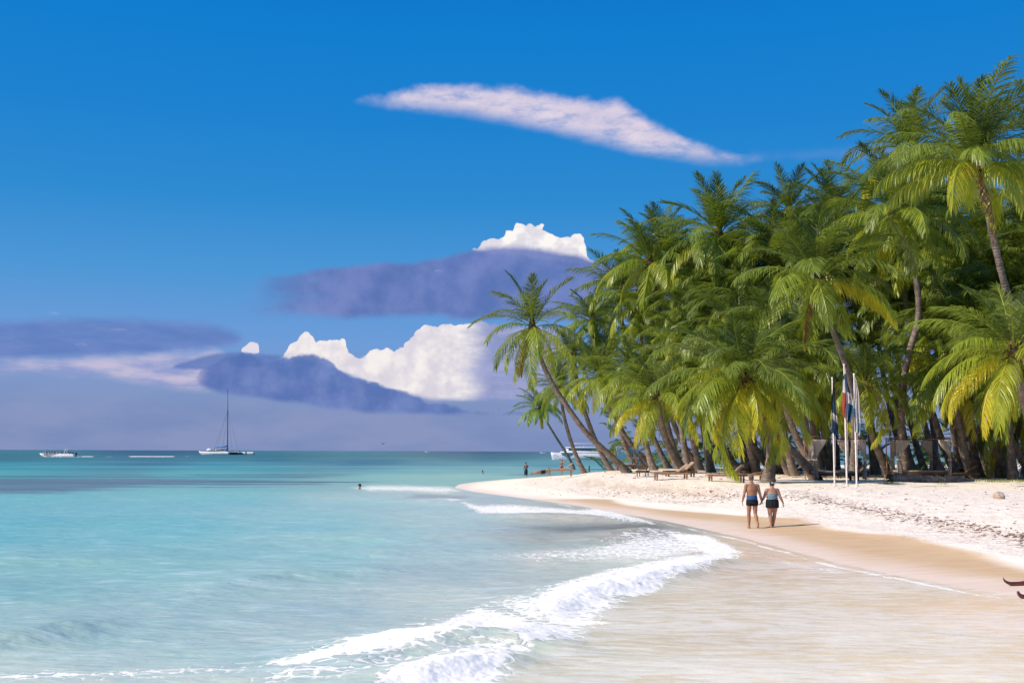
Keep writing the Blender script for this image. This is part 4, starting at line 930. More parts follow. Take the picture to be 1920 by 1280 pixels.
# woman lying on her side on the sand
D_ = 97; gx = xat(1008, D_); b_ = Vector((gx, D_, at(1008, 888.5, D_).z))
JL = dict(side=(0, .35, .94), pelvis=(.35, .0, .17), waist=(.50, .02, .17), chest=(.70, .03, .22), neck=(.86, .05, .33), head=(.97, .06, .42), tw=(.17, .13, .15, .14), td=(.125, .10, .11, .09), standing=False,
          shL=(.78, -.06, .36), elL=(.72, -.26, .18), wrL=(.88, -.30, .06), shR=(.80, .14, .16), elR=(.98, .20, .05), wrR=(1.02, .10, .22),
          hpL=(.30, -.06, .26), knL=(-.05, -.20, .16), anL=(-.42, -.05, .08), toL=(-.55, -.08, .06), hpR=(.30, .06, .12), knR=(-.10, -.02, .08), anR=(-.50, .06, .06), toR=(-.63, .06, .05))
w4, _, P_, rot = figure('person in black swimwear lying on the sand at the foot of the farthest lounger', 'person', b_, 0, JL, SK1, voxel=.014, head_fwd=(.2, -.95, -.1), head_up=(.7, .1, .7), hands={'L': ((1, -.1, -.2), (0, 0, -1), (0, 1, 0), .3), 'R': ((.0, -.3, 1), (1, 0, 0), (0, -1, 0), .4)})
bm = bmesh.new(); ball(bm, P_(0, -.022, .03), (.088, .10, .10), 12, rot); link_bm('hair', bm, HAIR2, w4)
bm = bmesh.new(); tube(bm, [(.26, 0, .17), (.36, 0, .17), (.62, .03, .20), (.74, .03, .24)], [(.14, .11), (.178, .133), (.155, .12), (.157, .118)], 18, ref=(0, .35, .94)); link_bm('swimsuit', bm, BLACK, w4)
# swimmers: head and shoulders above the water
def swimmer(px, py, label, rz, sk):
    g_ = ground(px, py); g_.z = 0.03
    root = empty('person', g_, rz, label, 'person'); bm = bmesh.new()
    tube(bm, [(0, -.05, -.55), (0, -.02, -.18), (0, 0, .02), (0, 0, .12)], [(.15, .11), (.18, .12), (.12, .09), (.055, .055)], 14, ref=(1, 0, 0), round_ends=True)
    for s_ in (-1, 1): tube(bm, [(.16 * s_, 0, -.05), (.30 * s_, .18, -.10), (.22 * s_, .42, -.04)], [.055, .042, .03], 10, round_ends=True)
    P_, rot = head_bm(bm, (0, .03, .25), (0, 1, 0), (0, 0, 1)); remeshed('body', bm, sk, root, .014)
    bm = bmesh.new(); ball(bm, P_(0, -.02, .03), (.09, .105, .10), 12, rot); link_bm('hair', bm, HAIR2, root)
swimmer(674, 917.5, 'dark haired swimmer up to the shoulders beside the white foam off the point', R(-75), SK3)
swimmer(905, 887.5, 'distant swimmer, a tiny dark head in the water beyond the sandy point', R(20), SK3)

# ------------------------------------------------------------------ beach furniture
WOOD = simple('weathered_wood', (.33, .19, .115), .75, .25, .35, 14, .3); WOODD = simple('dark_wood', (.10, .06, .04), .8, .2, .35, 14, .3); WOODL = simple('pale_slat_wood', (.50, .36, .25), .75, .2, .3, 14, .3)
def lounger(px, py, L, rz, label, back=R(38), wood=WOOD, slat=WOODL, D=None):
    loc = ground(px, py) if D is None else Vector((xat(px, D), D, at(px, py, D).z))
    root = empty('beach_lounger', loc, rz, label, 'sun lounger', 'wooden sun loungers under the palms')
    w = .68; h = .34
    bm = bmesh.new()
    for s_ in (-1, 1): box(bm, (0, s_ * w / 2, h), (L, .05, .11), bev=.006)
    for s_ in (-1, 1): box(bm, (s_ * (L / 2 - .025), 0, h - .003), (.05, w - .052, .10), bev=.006)
    link_bm('frame', bm, wood, root, smooth=False)
    bl = .78; hx = L / 2 - bl
    bm = bmesh.new(); n = int((L - bl) / .085)
    for i in range(n): box(bm, (-L / 2 + .06 + i * .085, 0, h + .068), (.062, w - .02, .02))
    link_bm('seat_slats', bm, slat, root, smooth=False)
    bm = bmesh.new(); rot = Matrix.Rotation(-back, 4, 'Y')
    for s_ in (-1, 1): box(bm, Vector((hx, s_ * (w / 2 - .07), h + .08)) + rot.to_3x3() @ Vector((bl / 2, 0, 0)), (bl, .04, .05), rot)
    for i in range(9): box(bm, Vector((hx, 0, h + .115)) + rot.to_3x3() @ Vector((.05 + i * .088, 0, 0)), (.062, w - .10, .02), rot)
    link_bm('backrest', bm, slat, root, smooth=False)
    bm = bmesh.new(); tp = Vector((hx, 0, h + .08)) + rot.to_3x3() @ Vector((bl * .62, 0, 0))
    for s_ in (-1, 1): tube(bm, [tp + Vector((0, s_ * .2, 0)), Vector((hx + bl * .92, s_ * .2, h))], [.018, .018], 6)
    link_bm('prop', bm, wood, root, smooth=False)
    for sx in (-1, 1):
        for sy in (-1, 1):
            bm = bmesh.new(); box(bm, (sx * (L / 2 - .22), sy * (w / 2 - .053), h / 2 - .06), (.10, .05, h + .10), bev=.005); link_bm('leg', bm, wood, root, smooth=False)
    return root
lounger(1051, 889, 2.1, R(2), 'farthest lounger on the open sand beside the lone leaning palm', R(33), D=88)
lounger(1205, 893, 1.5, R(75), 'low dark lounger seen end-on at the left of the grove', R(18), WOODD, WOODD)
lounger(1258, 898, 2.3, R(6), 'brown lounger with raised slatted back, left of the curved low trunk', R(36))
lounger(1275, 893, 2.2, R(10), 'second raised-back lounger close behind the brown one on the left', R(42), WOODD, WOODL)
lounger(1362, 902, 2.3, R(4), 'lounger with its long slatted back raised, left of the walking man', R(40), WOOD, WOODL)
lounger(1403, 900.5, 2.0, R(-4), 'flat lounger partly hidden behind the walking man', R(8), WOOD, WOOD)
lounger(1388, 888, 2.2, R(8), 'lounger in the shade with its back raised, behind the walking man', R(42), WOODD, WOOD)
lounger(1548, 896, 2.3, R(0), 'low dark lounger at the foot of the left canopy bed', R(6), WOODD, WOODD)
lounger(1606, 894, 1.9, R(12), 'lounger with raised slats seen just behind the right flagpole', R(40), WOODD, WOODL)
lounger(1797, 897, 2.6, R(-2), 'long wooden lounger with back raised, right of the fallen log', R(36), WOOD, WOOD)
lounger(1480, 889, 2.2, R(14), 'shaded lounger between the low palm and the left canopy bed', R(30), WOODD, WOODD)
CURT = simple('curtain_cloth', (.80, .70, .62), .9, .1, .12, 5, .2); CURTB = simple('blue_curtain_cloth', (.42, .66, .80), .9, .1, .12, 5, .2)
CUSH = simple('cushion_cloth', (.30, .26, .23), .9, .1, .15, 6, .2)
def canopy_bed(px0, px1, pybase, H, depth, label, cmat, cornersL=True, cornersR=True, D=None):
    a = ground((px0 + px1) / 2, pybase) if D is None else Vector((xat((px0 + px1) / 2, D), D, at((px0 + px1) / 2, pybase, D).z)); W_ = (px1 - px0) / FPX * a.y
    a.z = Z(a.x, a.y)
    root = empty('canopy_bed', a, R(2), label, 'canopy bed', 'curtained canopy beds in the palm shade')
    for sx in (-1, 1):
        for sy in (0, 1):
            bm = bmesh.new(); box(bm, (sx * W_ / 2, sy * depth, H / 2 - .1), (.06, .06, H + .2), bev=.008); link_bm('post', bm, WOOD, root, smooth=False)
    bm = bmesh.new()
    for sy in (0, 1): box(bm, (0, sy * depth, H + .04), (W_ + .2, .05, .05))
    for sx in (-1, 1): box(bm, (sx * W_ / 2, depth / 2, H + .125), (.05, depth + .2, .05))
    for k in range(7): box(bm, ((k - 3) / 3 * W_ * .44, depth / 2, H + .19), (.03, depth + .1, .03))
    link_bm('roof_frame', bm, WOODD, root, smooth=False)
    bm = bmesh.new(); box(bm, (0, depth / 2, .36), (W_ - .1, depth - .1, .16), bev=.01)
    for sx in (-1, 1):
        for sy in (.15, .85): box(bm, (sx * W_ * .38, sy * depth, .12), (.12, .12, .36))
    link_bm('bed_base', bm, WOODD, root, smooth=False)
    bm = bmesh.new(); box(bm, (0, depth / 2, .52), (W_ - .25, depth - .2, .14), bev=.04); link_bm('mattress', bm, CUSH, root)
    def curtain(cx, cy, wtop, dirx):
        bm = bmesh.new(); nz, nu = 22, 26; rows = []
        for i in range(nz + 1):
            t = i / nz; z_ = H - .02 - t * (H - .12)
            g_ = 1 - .74 * sstep(np.array(t), 0, .48) + .10 * sstep(np.array(t), .58, 1.0); g_ = float(g_)
            rows.append([bm.verts.new((cx + dirx * (u / nu) * wtop * g_ + (.02 * math.sin(u * 1.3 + t * 3)), cy + (.035 + .03 * t) * math.sin(u * 1.55 + 2 * math.sin(t * 2)), z_)) for u in range(nu + 1)])
        for i in range(nz):
            for u in range(nu): bm.faces.new((rows[i][u], rows[i][u + 1], rows[i + 1][u + 1], rows[i + 1][u]))
        bmesh.ops.solidify(bm, geom=bm.faces[:], thickness=.012)
        c_ = link_bm('curtain', bm, cmat, root)
        bm = bmesh.new(); zt = H - .02 - .52 * (H - .12); tube(bm, [(cx + dirx * .01, cy, zt - .03), (cx + dirx * .01, cy, zt + .03)], [.01, .01], 6)
        box(bm, (cx + dirx * wtop * .14, cy, zt), (wtop * .34, .14, .06), bev=.01); link_bm('tie', bm, cmat, c_)
    if cornersL: curtain(-W_ / 2 - .06, -.06, W_ * .26, 1); curtain(-W_ / 2 + W_ * .08, depth + .06, W_ * .30, 1)
    if cornersR: curtain(W_ / 2 + .06, -.06, W_ * .24, -1); curtain(W_ / 2 - W_ * .1, depth + .06, W_ * .24, -1)
    return root
canopy_bed(1524, 1620, 894, 2.55, 2.0, 'canopy bed with tied beige curtains standing left of the flagpoles', CURT, D=71)
canopy_bed(1679, 1779, 892, 2.65, 2.0, 'canopy bed with beige curtains partly behind the tall ringed palm', CURT, D=77)
canopy_bed(1805, 1880, 888, 2.6, 2.0, 'canopy bed with beige curtains deep in shade at the right', CURT, D=88)
canopy_bed(1156, 1196, 882, 2.3, 1.6, 'canopy bed with pale blue curtains at the left of the grove', CURTB, D=111)
# flagpoles
POLE = simple('pole_white_paint', (.78, .70, .64), .45, .4, .1, 8, .1); RED = simple('flag_red', (.48, .09, .07), .8, .2, .1); FBLUE = simple('flag_blue', (.05, .13, .24), .8, .2, .1); FWHITE = simple('flag_white', (.74, .71, .70), .8, .2, .06); FLB = simple('flag_light_blue', (.25, .48, .62), .8, .2, .1); DARK = simple('dark_emblem', (.05, .07, .06), .8)
def flagpole(px, pyb, pyt, label, panels, hang, wid, seed, emblem=None):
    b_ = ground(px, pyb); D = b_.y; H = (pyb - pyt) / FPX * D
    root = empty('flagpole', b_, 0, label, 'flagpole', 'white flagpoles on the sand')
    bm = bmesh.new(); tube(bm, [(0, 0, -.3), (0, 0, .02), (0, 0, H * .5), (0, 0, H)], [.050, .047, .042, .030], 12); link_bm('pole', bm, POLE, root)
    bm = bmesh.new(); ball(bm, (0, 0, H + .03), (.055, .055, .06), 10); link_bm('finial', bm, POLE, root)
    bm = bmesh.new(); box(bm, (0, 0, .05), (.16, .16, .18), bev=.01); link_bm('base_collar', bm, POLE, root)
    bm = bmesh.new(); tube(bm, [(.05, -.05, H * .97), (.075, -.06, H * .5), (.05, -.05, 1.0)], [.008] * 3, 5); link_bm('halyard', bm, POLE, root)
    # limp flag: cloth hanging in folds from its hoist corner
    z1, z0 = H * hang[0], H * hang[1]; rng = random.Random(seed); nz, nu = 40, 30; bm = bmesh.new(); rows = []
    for i in range(nz + 1):
        t = i / nz; rr_ = []
        for u in range(nu + 1):
            s_ = u / nu; wd = wid * (.25 + .75 * math.sin(min(1, t * 1.35) * math.pi * .5)) * (1 - .35 * max(0, t - .75) / .25)
            x_ = (s_ - .30) * wd + .025 * math.sin(t * 9 + seed) ; y_ = -.10 - .10 * math.sin(s_ * 15 + t * 3 + seed) * (.3 + t) * .8
            z_ = z1 - t * (z1 - z0) * (1 + .08 * s_) - .12 * s_ * (1 if t > .1 else t * 10) + .04 * math.sin(u * 2.1 + seed) * (t > .97)
            rr_.append(bm.verts.new((x_, y_, z_)))
        rows.append(rr_)
    mats = list(dict.fromkeys([p_[4] for p_ in panels])) + ([DARK] if emblem else [])
    for i in range(nz):
        for u in range(nu):
            f = bm.faces.new((rows[i][u], rows[i][u + 1], rows[i + 1][u + 1], rows[i + 1][u])); t, s_ = (i + .5) / nz, (u + .5) / nu
            for (s0, s1, t0, t1, mm) in panels:
                if s0 <= s_ <= s1 and t0 <= t <= t1: f.material_index = mats.index(mm)
            if emblem and math.hypot((s_ - emblem[0]) * 1.6, (t - emblem[1]) * 3.2) < emblem[2]: f.material_index = len(mats) - 1
    bmesh.ops.solidify(bm, geom=bm.faces[:], thickness=.006)
    link_bm('flag', bm, mats, root); return root
flagpole(1565, 911, 711, 'left flagpole, shortest, its torn blue and white flag hanging in tatters', [(0, 1, 0, 1, DARK), (.15, 1, .38, .62, FBLUE), (0, 1, .60, .76, FWHITE), (0, 1, .76, 1, FBLUE)], (.97, .50), .34, 1)
flagpole(1588, 912, 686, 'middle flagpole, tallest, its red, white and blue quartered flag hanging limp', [(0, 1, 0, 1, FWHITE), (0, .36, .42, 1, RED), (.52, 1, 0, .38, FBLUE), (.50, 1, .62, 1, FBLUE), (0, .3, 0, .12, FBLUE)], (.93, .57), .52, 3, emblem=(.72, .50, .16))
flagpole(1606.5, 913, 704, 'right flagpole, its mostly white flag with pale blue marks hanging limp', [(0, 1, 0, 1, FWHITE), (0, .35, .55, .72, FLB), (.65, 1, .78, .95, FLB), (0, .2, .86, 1, FLB), (.4, .6, .30, .36, simple('flag_cream', (.62, .50, .40), .8))], (.97, .50), .40, 6)
# fallen log, stone, seedling, post, branches in the wash
g_ = ground(1735, 904); ln = (1795 - 1665) / FPX * g_.y
root = empty('fallen_log', g_, 0, 'fallen palm log with a torn root end lying on the sand right of the flagpoles', 'log')
bm = bmesh.new(); uvl = bm.loops.layers.uv.new('UVMap')
tube(bm, [(-ln / 2, -.1, .22), (-ln * .42, -.1, .24), (-ln * .2, -.06, .19), (ln * .2, .0, .15), (ln / 2, .15, .10), (ln * .72, .3, .06)], [.26, .33, .25, .22, .19, .15], 14, uvl=uvl)
for v in bm.verts: v.co += Vector((0, mnoise.noise(v.co * 3), mnoise.noise(v.co * 3 + Vector((9, 0, 0))))) * .04
link_bm('trunk', bm, BARK, root)
bm = bmesh.new(); rg_ = random.Random(3)
for i in range(46):
    a_ = rg_.uniform(0, 6.28); r_ = rg_.uniform(.1, .3); p0 = Vector((-ln / 2 + .06, -.1 + math.cos(a_) * r_, .22 + math.sin(a_) * r_))
    tube(bm, [p0, p0 + Vector((-rg_.uniform(.1, .3), math.cos(a_) * .12, math.sin(a_) * .08 - .05)), p0 + Vector((-rg_.uniform(.15, .5), math.cos(a_) * .2, -.2))], [.035, .02, .006], 5)
link_bm('root_mass', bm, FIBRE, root)
g_ = ground(1873, 935); bm = bmesh.new(); bmesh.ops.create_icosphere(bm, subdivisions=4, radius=.22)
for v in bm.verts:
    n_ = mnoise.fractal(v.co * 4, 1, 2, 4); v.co *= 1 + n_ * .22; v.co.z *= .75
o = link_bm('rock', bm, simple('coral_stone', (.46, .36, .28), .95, .1, .35, 9, .9), None, loc=g_ + Vector((0, 0, .12)))
tag(o, 'pale pitted stone alone on the sand at the right', 'rock')
def seedling(px, py, label, h):
    g_ = ground(px, py); root = empty('palm_seedling', g_, 0, label, 'seedling'); rng = np.random.RandomState(int(px)); ps = []
    for i in range(7): ps.append(frond_np(rng, h, 1.35 - .12 * i, .55 + .1 * i, i * 2.4, .45 + .05 * i, 16, 0, .09, .9, origin=(0, 0, .05)))
    V, Q, A = join_np(ps); link('leaves', mesh_np('leaves', V, Q, LEAF, dict(age=A), smooth=False), root)
    bm = bmesh.new(); tube(bm, [(0, 0, -.05), (0, 0, .3)], [.06, .03], 8); link_bm('stem', bm, FIBRE, root)
seedling(1722, 896, 'young broad leaved seedling beside the upright ringed trunk', 1.1)
# post on the far sand
D_ = 108; b_ = Vector((xat(1104.5, D_), D_, at(1104.5, 880, D_).z))
bm = bmesh.new(); tube(bm, [(0, 0, -.2), (0, 0, .1), (.02, 0, .38)], [.075, .07, .065], 10); bmesh.ops.bevel(bm, geom=[e for e in bm.edges if len(e.link_faces) == 2 and e.calc_face_angle(0) > 1], offset=.01, segments=1, affect='EDGES')
o = link_bm('post', bm, WOODD, None, loc=b_); tag(o, 'short dark stump of a post on the sand beneath the moored yacht', 'post')
def drift(px, py, label, pts, rads, D=None):
    g_ = ground(px, py) if D is None else Vector((xat(px, D), D, 0))
    bm = bmesh.new(); uvl = bm.loops.layers.uv.new('UVMap'); tube(bm, catmull(pts, 6), [float(np.interp(i / (6 * (len(pts) - 1)), np.linspace(0, 1, len(rads)), rads)) for i in range(6 * (len(pts) - 1) + 1)], 10, round_ends=False)
    for v in bm.verts: v.co += Vector((0, 0, 1)) * mnoise.noise(v.co * 9) * .012
    o = link_bm('driftwood', bm, simple('wet_red_wood', (.11, .032, .026), .3, .5, .4, 6, .3), None, loc=g_); tag(o, label, 'driftwood')
drift(1905, 1098, 'curved dark red branch with upturned tip on wet sand at the right edge', [(-.24, 0, .16), (-.21, 0, .09), (-.12, 0, .045), (.05, 0, .04), (.25, .02, .06), (.55, .05, .10)], [.006, .022, .035, .045, .05, .055])
drift(1922, 1122, 'small black branch tip in the wash below the red branch', [(-.13, 0, .13), (-.09, 0, .06), (.0, 0, .03), (.2, 0, .05), (.5, .02, .04)], [.02, .035, .045, .05, .05])
# grass tufts by the log and at the right
rng = np.random.RandomState(5); Vt = []; Qt = []; b = 0
for (px, py, n, w) in ((1665, 907, 70, .5), (1850, 903, 160, 2.0), (1770, 908, 20, .3), (1905, 903, 120, 1.6)):
    g_ = ground(px, py)
    for i in range(n):
        x_ = g_.x + rng.normal(0, w * .5); y_ = g_.y + rng.normal(0, .25); z_ = Z(x_, y_); a_ = rng.uniform(0, 6.28); h = rng.uniform(.06, .2); l = rng.uniform(.05, .2)
        dx, dy = math.cos(a_), math.sin(a_)
        Vt += [(x_ - dy * .012, y_ + dx * .012, z_ - .02), (x_ + dy * .012, y_ - dx * .012, z_ - .02), (x_ + dx * l * .4 + dy * .01, y_ + dy * l * .4, z_ + h * .8), (x_ + dx * l * .4 - dy * .01, y_ + dy * l * .4, z_ + h * .8), (x_ + dx * l, y_ + dy * l, z_ + h), (x_ + dx * l + .002, y_ + dy * l, z_ + h)]
        Qt += [(b, b + 1, b + 2, b + 3), (b + 3, b + 2, b + 5, b + 4)]; b += 6
V = np.array(Vt); tag(link('beach_grass', mesh_np('beach_grass', V, np.array(Qt), LEAF, dict(age=np.full(len(V), .45)), smooth=False)), 'low green creeping grass on the sand by the log', 'grass', kind='stuff')
# washed-up weed and husk fragments
rng = np.random.RandomState(15); Vt = []; Qt = []; b = 0
line = [(1120, 922), (1300, 930), (1480, 930), (1560, 943), (1640, 957), (1740, 972), (1840, 990), (1930, 1008)]
def frag(x_, y_, sz):
    global b
    z_ = Z(x_, y_); k = 6; a0 = rng.uniform(0, 6.28); st = rng.uniform(1.2, 3.2); h = sz * rng.uniform(.25, .55)
    ring = [(x_ + sz * (st * math.cos(t_) * math.cos(a0) - math.sin(t_) * math.sin(a0)) * rng.uniform(.6, 1.2), y_ + sz * (st * math.cos(t_) * math.sin(a0) + math.sin(t_) * math.cos(a0)) * rng.uniform(.6, 1.2), z_ - .005) for t_ in np.linspace(0, 6.28, k, endpoint=False)]
    Vt.extend(ring); Vt.extend([((px_ + x_) / 2, (py_ + y_) / 2, z_ + h * rng.uniform(.6, 1.2)) for px_, py_, _ in ring])
    for i in range(k): Qt.append((b + i, b + (i + 1) % k, b + k + (i + 1) % k, b + k + i))
    Qt.append((b + k, b + k + 1, b + k + 2, b + k + 3)); Qt.append((b + k, b + k + 3, b + k + 4, b + k + 5)); b += 2 * k
for i in range(900):
    t_ = rng.rand(); px = 1120 + 830 * t_; py = np.interp(px, [a for a, _ in line], [c_ for _, c_ in line]) + rng.normal(0, 4.5)
    g_ = ground(px, py); frag(g_.x, g_.y, rng.uniform(.012, .05))
for i in range(500):
    px = rng.uniform(960, 1940); lo = np.interp(px, [960, 1180, 1920], [893, 900, 905]); hi = np.interp(px, [960, 1130, 1560, 1920], [925, 932, 960, 1020])
    g_ = ground(px, rng.uniform(lo, hi)); frag(g_.x, g_.y, rng.uniform(.012, .045))
for i in range(260):
    px = rng.uniform(1130, 1960); g_ = ground(px, rng.uniform(884, 898)); frag(g_.x, g_.y, rng.uniform(.03, .11))
V = np.array(Vt); tag(link('washed_up_weed', mesh_np('washed_up_weed', V, np.array(Qt), simple('dried_weed', (.17, .105, .075), .95, .1, .5, 8, .5), {}, smooth=False)), 'dry brown seaweed and husk scraps strewn along the sand', 'seaweed', kind='stuff')

# ------------------------------------------------------------------ boats
GEL = simple('white_gelcoat', (.80, .80, .80), .3, .5, .05, 1.5, .02); DGL = simple('dark_glass', (.02, .03, .04), .15, .6, .1); ROPE = simple('rigging_wire', (.10, .12, .14), .5, .5); SAILC = simple('blue_sail_cover', (.05, .22, .50), .7, .2, .1); MAST = simple('dark_mast', (.06, .075, .075), .5, .5, .1); NAVYB = simple('navy_hull', (.02, .035, .06), .5, .4, .2)
GREYP = simple('grey_hull_band', (.42, .44, .52), .4, .4, .1)
def hull_bm(bm, L, B, Hh, y0=0.0, x0=0.0, bow=-1, rake=.16, draft=.3):
    """a boat hull lofted in sections; bow towards -x when bow=-1"""
    N, K = 22, 9; rows = []
    for i in range(N + 1):
        t = i / N; w = B / 2 * min(1, (1.02 - (1 - t) ** 2.4)) * (.05 + .95 * min(1, t * 3.0) ** .7); top = Hh * (1 + .22 * (1 - t) ** 2)
        row = []
        for k in range(K + 1):
            a_ = math.pi * k / K; yy = -math.cos(a_); zz = math.sin(a_)
            x_ = -bow * (t * L - L / 2) + bow * rake * L * 0; px_ = (t * L - L / 2); px_ += rake * L * zz * (1 - t) ** 1.5
            z_ = top - (top + draft * min(1, t * 4 + .2)) * zz ** .55
            row.append(bm.verts.new((x0 - bow * px_ if bow > 0 else x0 + px_, y0 + yy * w, z_)))
        rows.append(row)
    for i in range(N):
        for k in range(K): bm.faces.new((rows[i][k], rows[i][k + 1], rows[i + 1][k + 1], rows[i + 1][k]))
        bm.faces.new((rows[i][K], rows[i][0], rows[i + 1][0], rows[i + 1][K]))
    bm.faces.new(rows[-1]); bm.faces.new(rows[0][::-1])
D_ = 700; u = D_ / FPX; cb = Vector((xat(428, D_), D_, 0)); px_ = lambda v: (v - 428) * u
root = empty('sailing_catamaran', cb, 0, 'white sailing catamaran with bare tall mast and blue sail cover', 'catamaran')
for (a_, b2, y_) in ((379, 436, -3.5), (418, 476, 5.5)):
    bm = bmesh.new(); hull_bm(bm, (b2 - a_) * u, 2.6, 1.75, y_, px_((a_ + b2) / 2), -1, .12); link_bm('hull', bm, GEL, root)
bm = bmesh.new(); box(bm, (px_(434), 1.2, 1.72), (12, 7.8, .28), bev=.08); link_bm('bridge_deck', bm, GEL, root, smooth=False)
bm = bmesh.new(); box(bm, (px_(453), 1.0, 1.45), (.5, 9.5, .5), bev=.1); link_bm('crossbeam', bm, GEL, root)
bm = bmesh.new(); box(bm, (px_(418), 1, 2.7), (6.2, 6, 1.5), bev=.35); link_bm('deckhouse', bm, simple('deckhouse_white', (.55, .55, .56), .4), root)
bm = bmesh.new(); box(bm, (px_(418), -2.02, 2.85), (5.2, .06, .6)); link_bm('window_band', bm, DGL, root)
bm = bmesh.new(); tube(bm, [(px_(430), 0, 1.8), (px_(429.3), 0, 10), (px_(428.3), 0, 25), (px_(426.8), 0, (843.5 - 728.5) * u + 2.6)], [(.30, .22), (.28, .2), (.26, .2), (.17, .14)], 10, ref=(1, 0, 0)); link_bm('mast', bm, MAST, root)
bm = bmesh.new(); box(bm, (px_(418), 1, 4.15), (7.6, 6.4, .14), bev=.05)
for sx in (-3.4, 3.4):
    for sy in (-1.8, 3.8): tube(bm, [(px_(418) + sx, sy, 1.8), (px_(418) + sx, sy, 4.1)], [.05, .05], 6)
link_bm('sun_roof', bm, SAILC, root, smooth=False)
bm = bmesh.new(); tube(bm, [(px_(429), 0, 5.2), (px_(422), 0, 4.85), (px_(407), 0, 4.7)], [.42, .34, .20], 8); link_bm('boom', bm, SAILC, root)
top = Vector((px_(428.4), 0, 27.5))
for q in (Vector((px_(449.5), 1, 1.9)), Vector((px_(441), -3.2, 1.9)), Vector((px_(406), -3.4, 1.9)), Vector((px_(416), 5.2, 1.9)), Vector((px_(404), 5.2, 1.9))):
    bm = bmesh.new(); tube(bm, [top, q], [.045, .045], 5); link_bm('stay', bm, ROPE, root)
bm = bmesh.new()
for sy in (-4.5, 6.5):
    for k in range(14): tube(bm, [(px_(400 + k * 5), sy, 1.6), (px_(400 + k * 5), sy, 2.6)], [.03, .03], 4)
    tube(bm, [(px_(400), sy, 2.6), (px_(465), sy, 2.6)], [.025, .025], 4)
link_bm('railing', bm, ROPE, root)
bm = bmesh.new(); tube(bm, [(px_(392), 0, 2.8), (px_(394), 0, 3.0), (px_(399), 0, 2.7)], [.5, .95, .75], 12, round_ends=True); link_bm('tender', bm, GEL, root)
# speedboat with passengers
D_ = 440; u = D_ / FPX; sb = Vector((xat(110, D_), D_, 0)); px_ = lambda v: (v - 110) * u
root = empty('speedboat', sb, 0, 'open white speedboat full of passengers with dark outboard engines at left', 'speedboat')
bm = bmesh.new(); hull_bm(bm, (146 - 79) * u, 2.8, 1.05, 0, px_(112.5), -1, .10); link_bm('hull', bm, GEL, root)
bm = bmesh.new(); box(bm, (px_(112), 0, 1.12), ((142 - 90) * u, 2.5, .14), bev=.03); link_bm('deck', bm, GREYP, root)
bm = bmesh.new(); tube(bm, [(px_(127.5), -1.1, 1.1), (px_(128.5), -1.1, 2.2), (px_(130), -1.0, 2.9), (px_(131), 0, 3.0), (px_(130), 1.0, 2.9), (px_(128.5), 1.1, 2.2), (px_(127.5), 1.1, 1.1)], [.09] * 7, 8); link_bm('arch', bm, GEL, root)
bm = bmesh.new(); box(bm, (px_(89.5), 0, 1.6), (.10, 1.9, .9), Matrix.Rotation(R(20), 4, 'Y'), .03); link_bm('windscreen', bm, GEL, root)
for k, xx in enumerate((141, 146)):
    bm = bmesh.new(); box(bm, (px_(xx), (-.5, .5)[k], 1.15), (1.0, .55, 1.0), bev=.15); tube(bm, [(px_(xx) + .1, (-.5, .5)[k], .8), (px_(xx) + .3, (-.5, .5)[k], -.4)], [.16, .10], 8); link_bm('outboard_engine', bm, NAVYB, root)
bm = bmesh.new()
for v in range(92, 136, 7): box(bm, (px_(v), 0, 1.32), (.45, 2.0, .3), bev=.04)
link_bm('bench', bm, GREYP, root)
VEST = [simple('vest_orange', (.42, .10, .04), .8), simple('shirt_white', (.6, .58, .55), .8), simple('shirt_dark', (.06, .07, .07), .8), simple('shirt_brown', (.22, .11, .07), .8)]
def sitter_meshes():
    bm = bmesh.new(); tube(bm, [(0, 0, .0), (0, 0, .25), (0, 0, .48), (0, 0, .56)], [(.16, .12), (.15, .11), (.19, .11), (.06, .06)], 10, ref=(1, 0, 0), round_ends=True)
    head_bm(bm, (0, .02, .72), (0, 1, 0), (0, 0, 1))
    for s_ in (-1, 1):
        tube(bm, [(.20 * s_, 0, .46), (.25 * s_, .10, .22), (.14 * s_, .32, .20)], [.05, .04, .03], 8, round_ends=True)
        tube(bm, [(.09 * s_, .02, .02), (.12 * s_, .42, .06), (.12 * s_, .45, -.34), (.12 * s_, .58, -.38)], [.085, .06, .045, .035], 8, round_ends=True)
    b_ = remeshed('body', bm, SK3, None, .03, 1); me = b_.data; bpy.data.objects.remove(b_)
    bm = bmesh.new(); tube(bm, [(0, 0, .05), (0, 0, .25), (0, 0, .50)], [(.185, .145), (.175, .135), (.205, .13)], 12, ref=(1, 0, 0)); mc = bpy.data.meshes.new('life_vest'); bm.to_mesh(mc); bm.free()
    return me, mc
SM, SC_ = sitter_meshes(); rg_ = random.Random(8)
vest_meshes = []
for vm in VEST:
    c_ = SC_.copy(); c_.materials.clear(); c_.materials.append(vm); vest_meshes.append(c_)
kinds = ['an orange top', 'a white top', 'a dark top', 'a brown top']
seats = [(93, 2), (95.5, 1), (98.5, 0), (101, 3), (104, 2), (106, 0), (109, 0), (111.5, 3), (115, 1), (118, 2), (121, 0), (124, 1), (133, 2), (135.5, 2), (137.5, 3)]
for i, (v, k) in enumerate(seats):
    side_ = (-.55, .55)[i % 2]
    lab = ['first', 'second', 'third', 'fourth', 'fifth', 'sixth', 'seventh', 'eighth', 'ninth', 'tenth', 'eleventh', 'twelfth', 'thirteenth', 'fourteenth', 'fifteenth'][i] + ' passenger from the bow of the speedboat, wearing ' + kinds[k]
    pr = empty('person', sb + Vector((px_(v), side_, 1.5 if v < 130 else 1.65)), R(90 if i % 3 else -80), lab, 'person', 'passengers sitting in the speedboat')
    link('body', SM, pr); link('shirt', vest_meshes[k], pr)
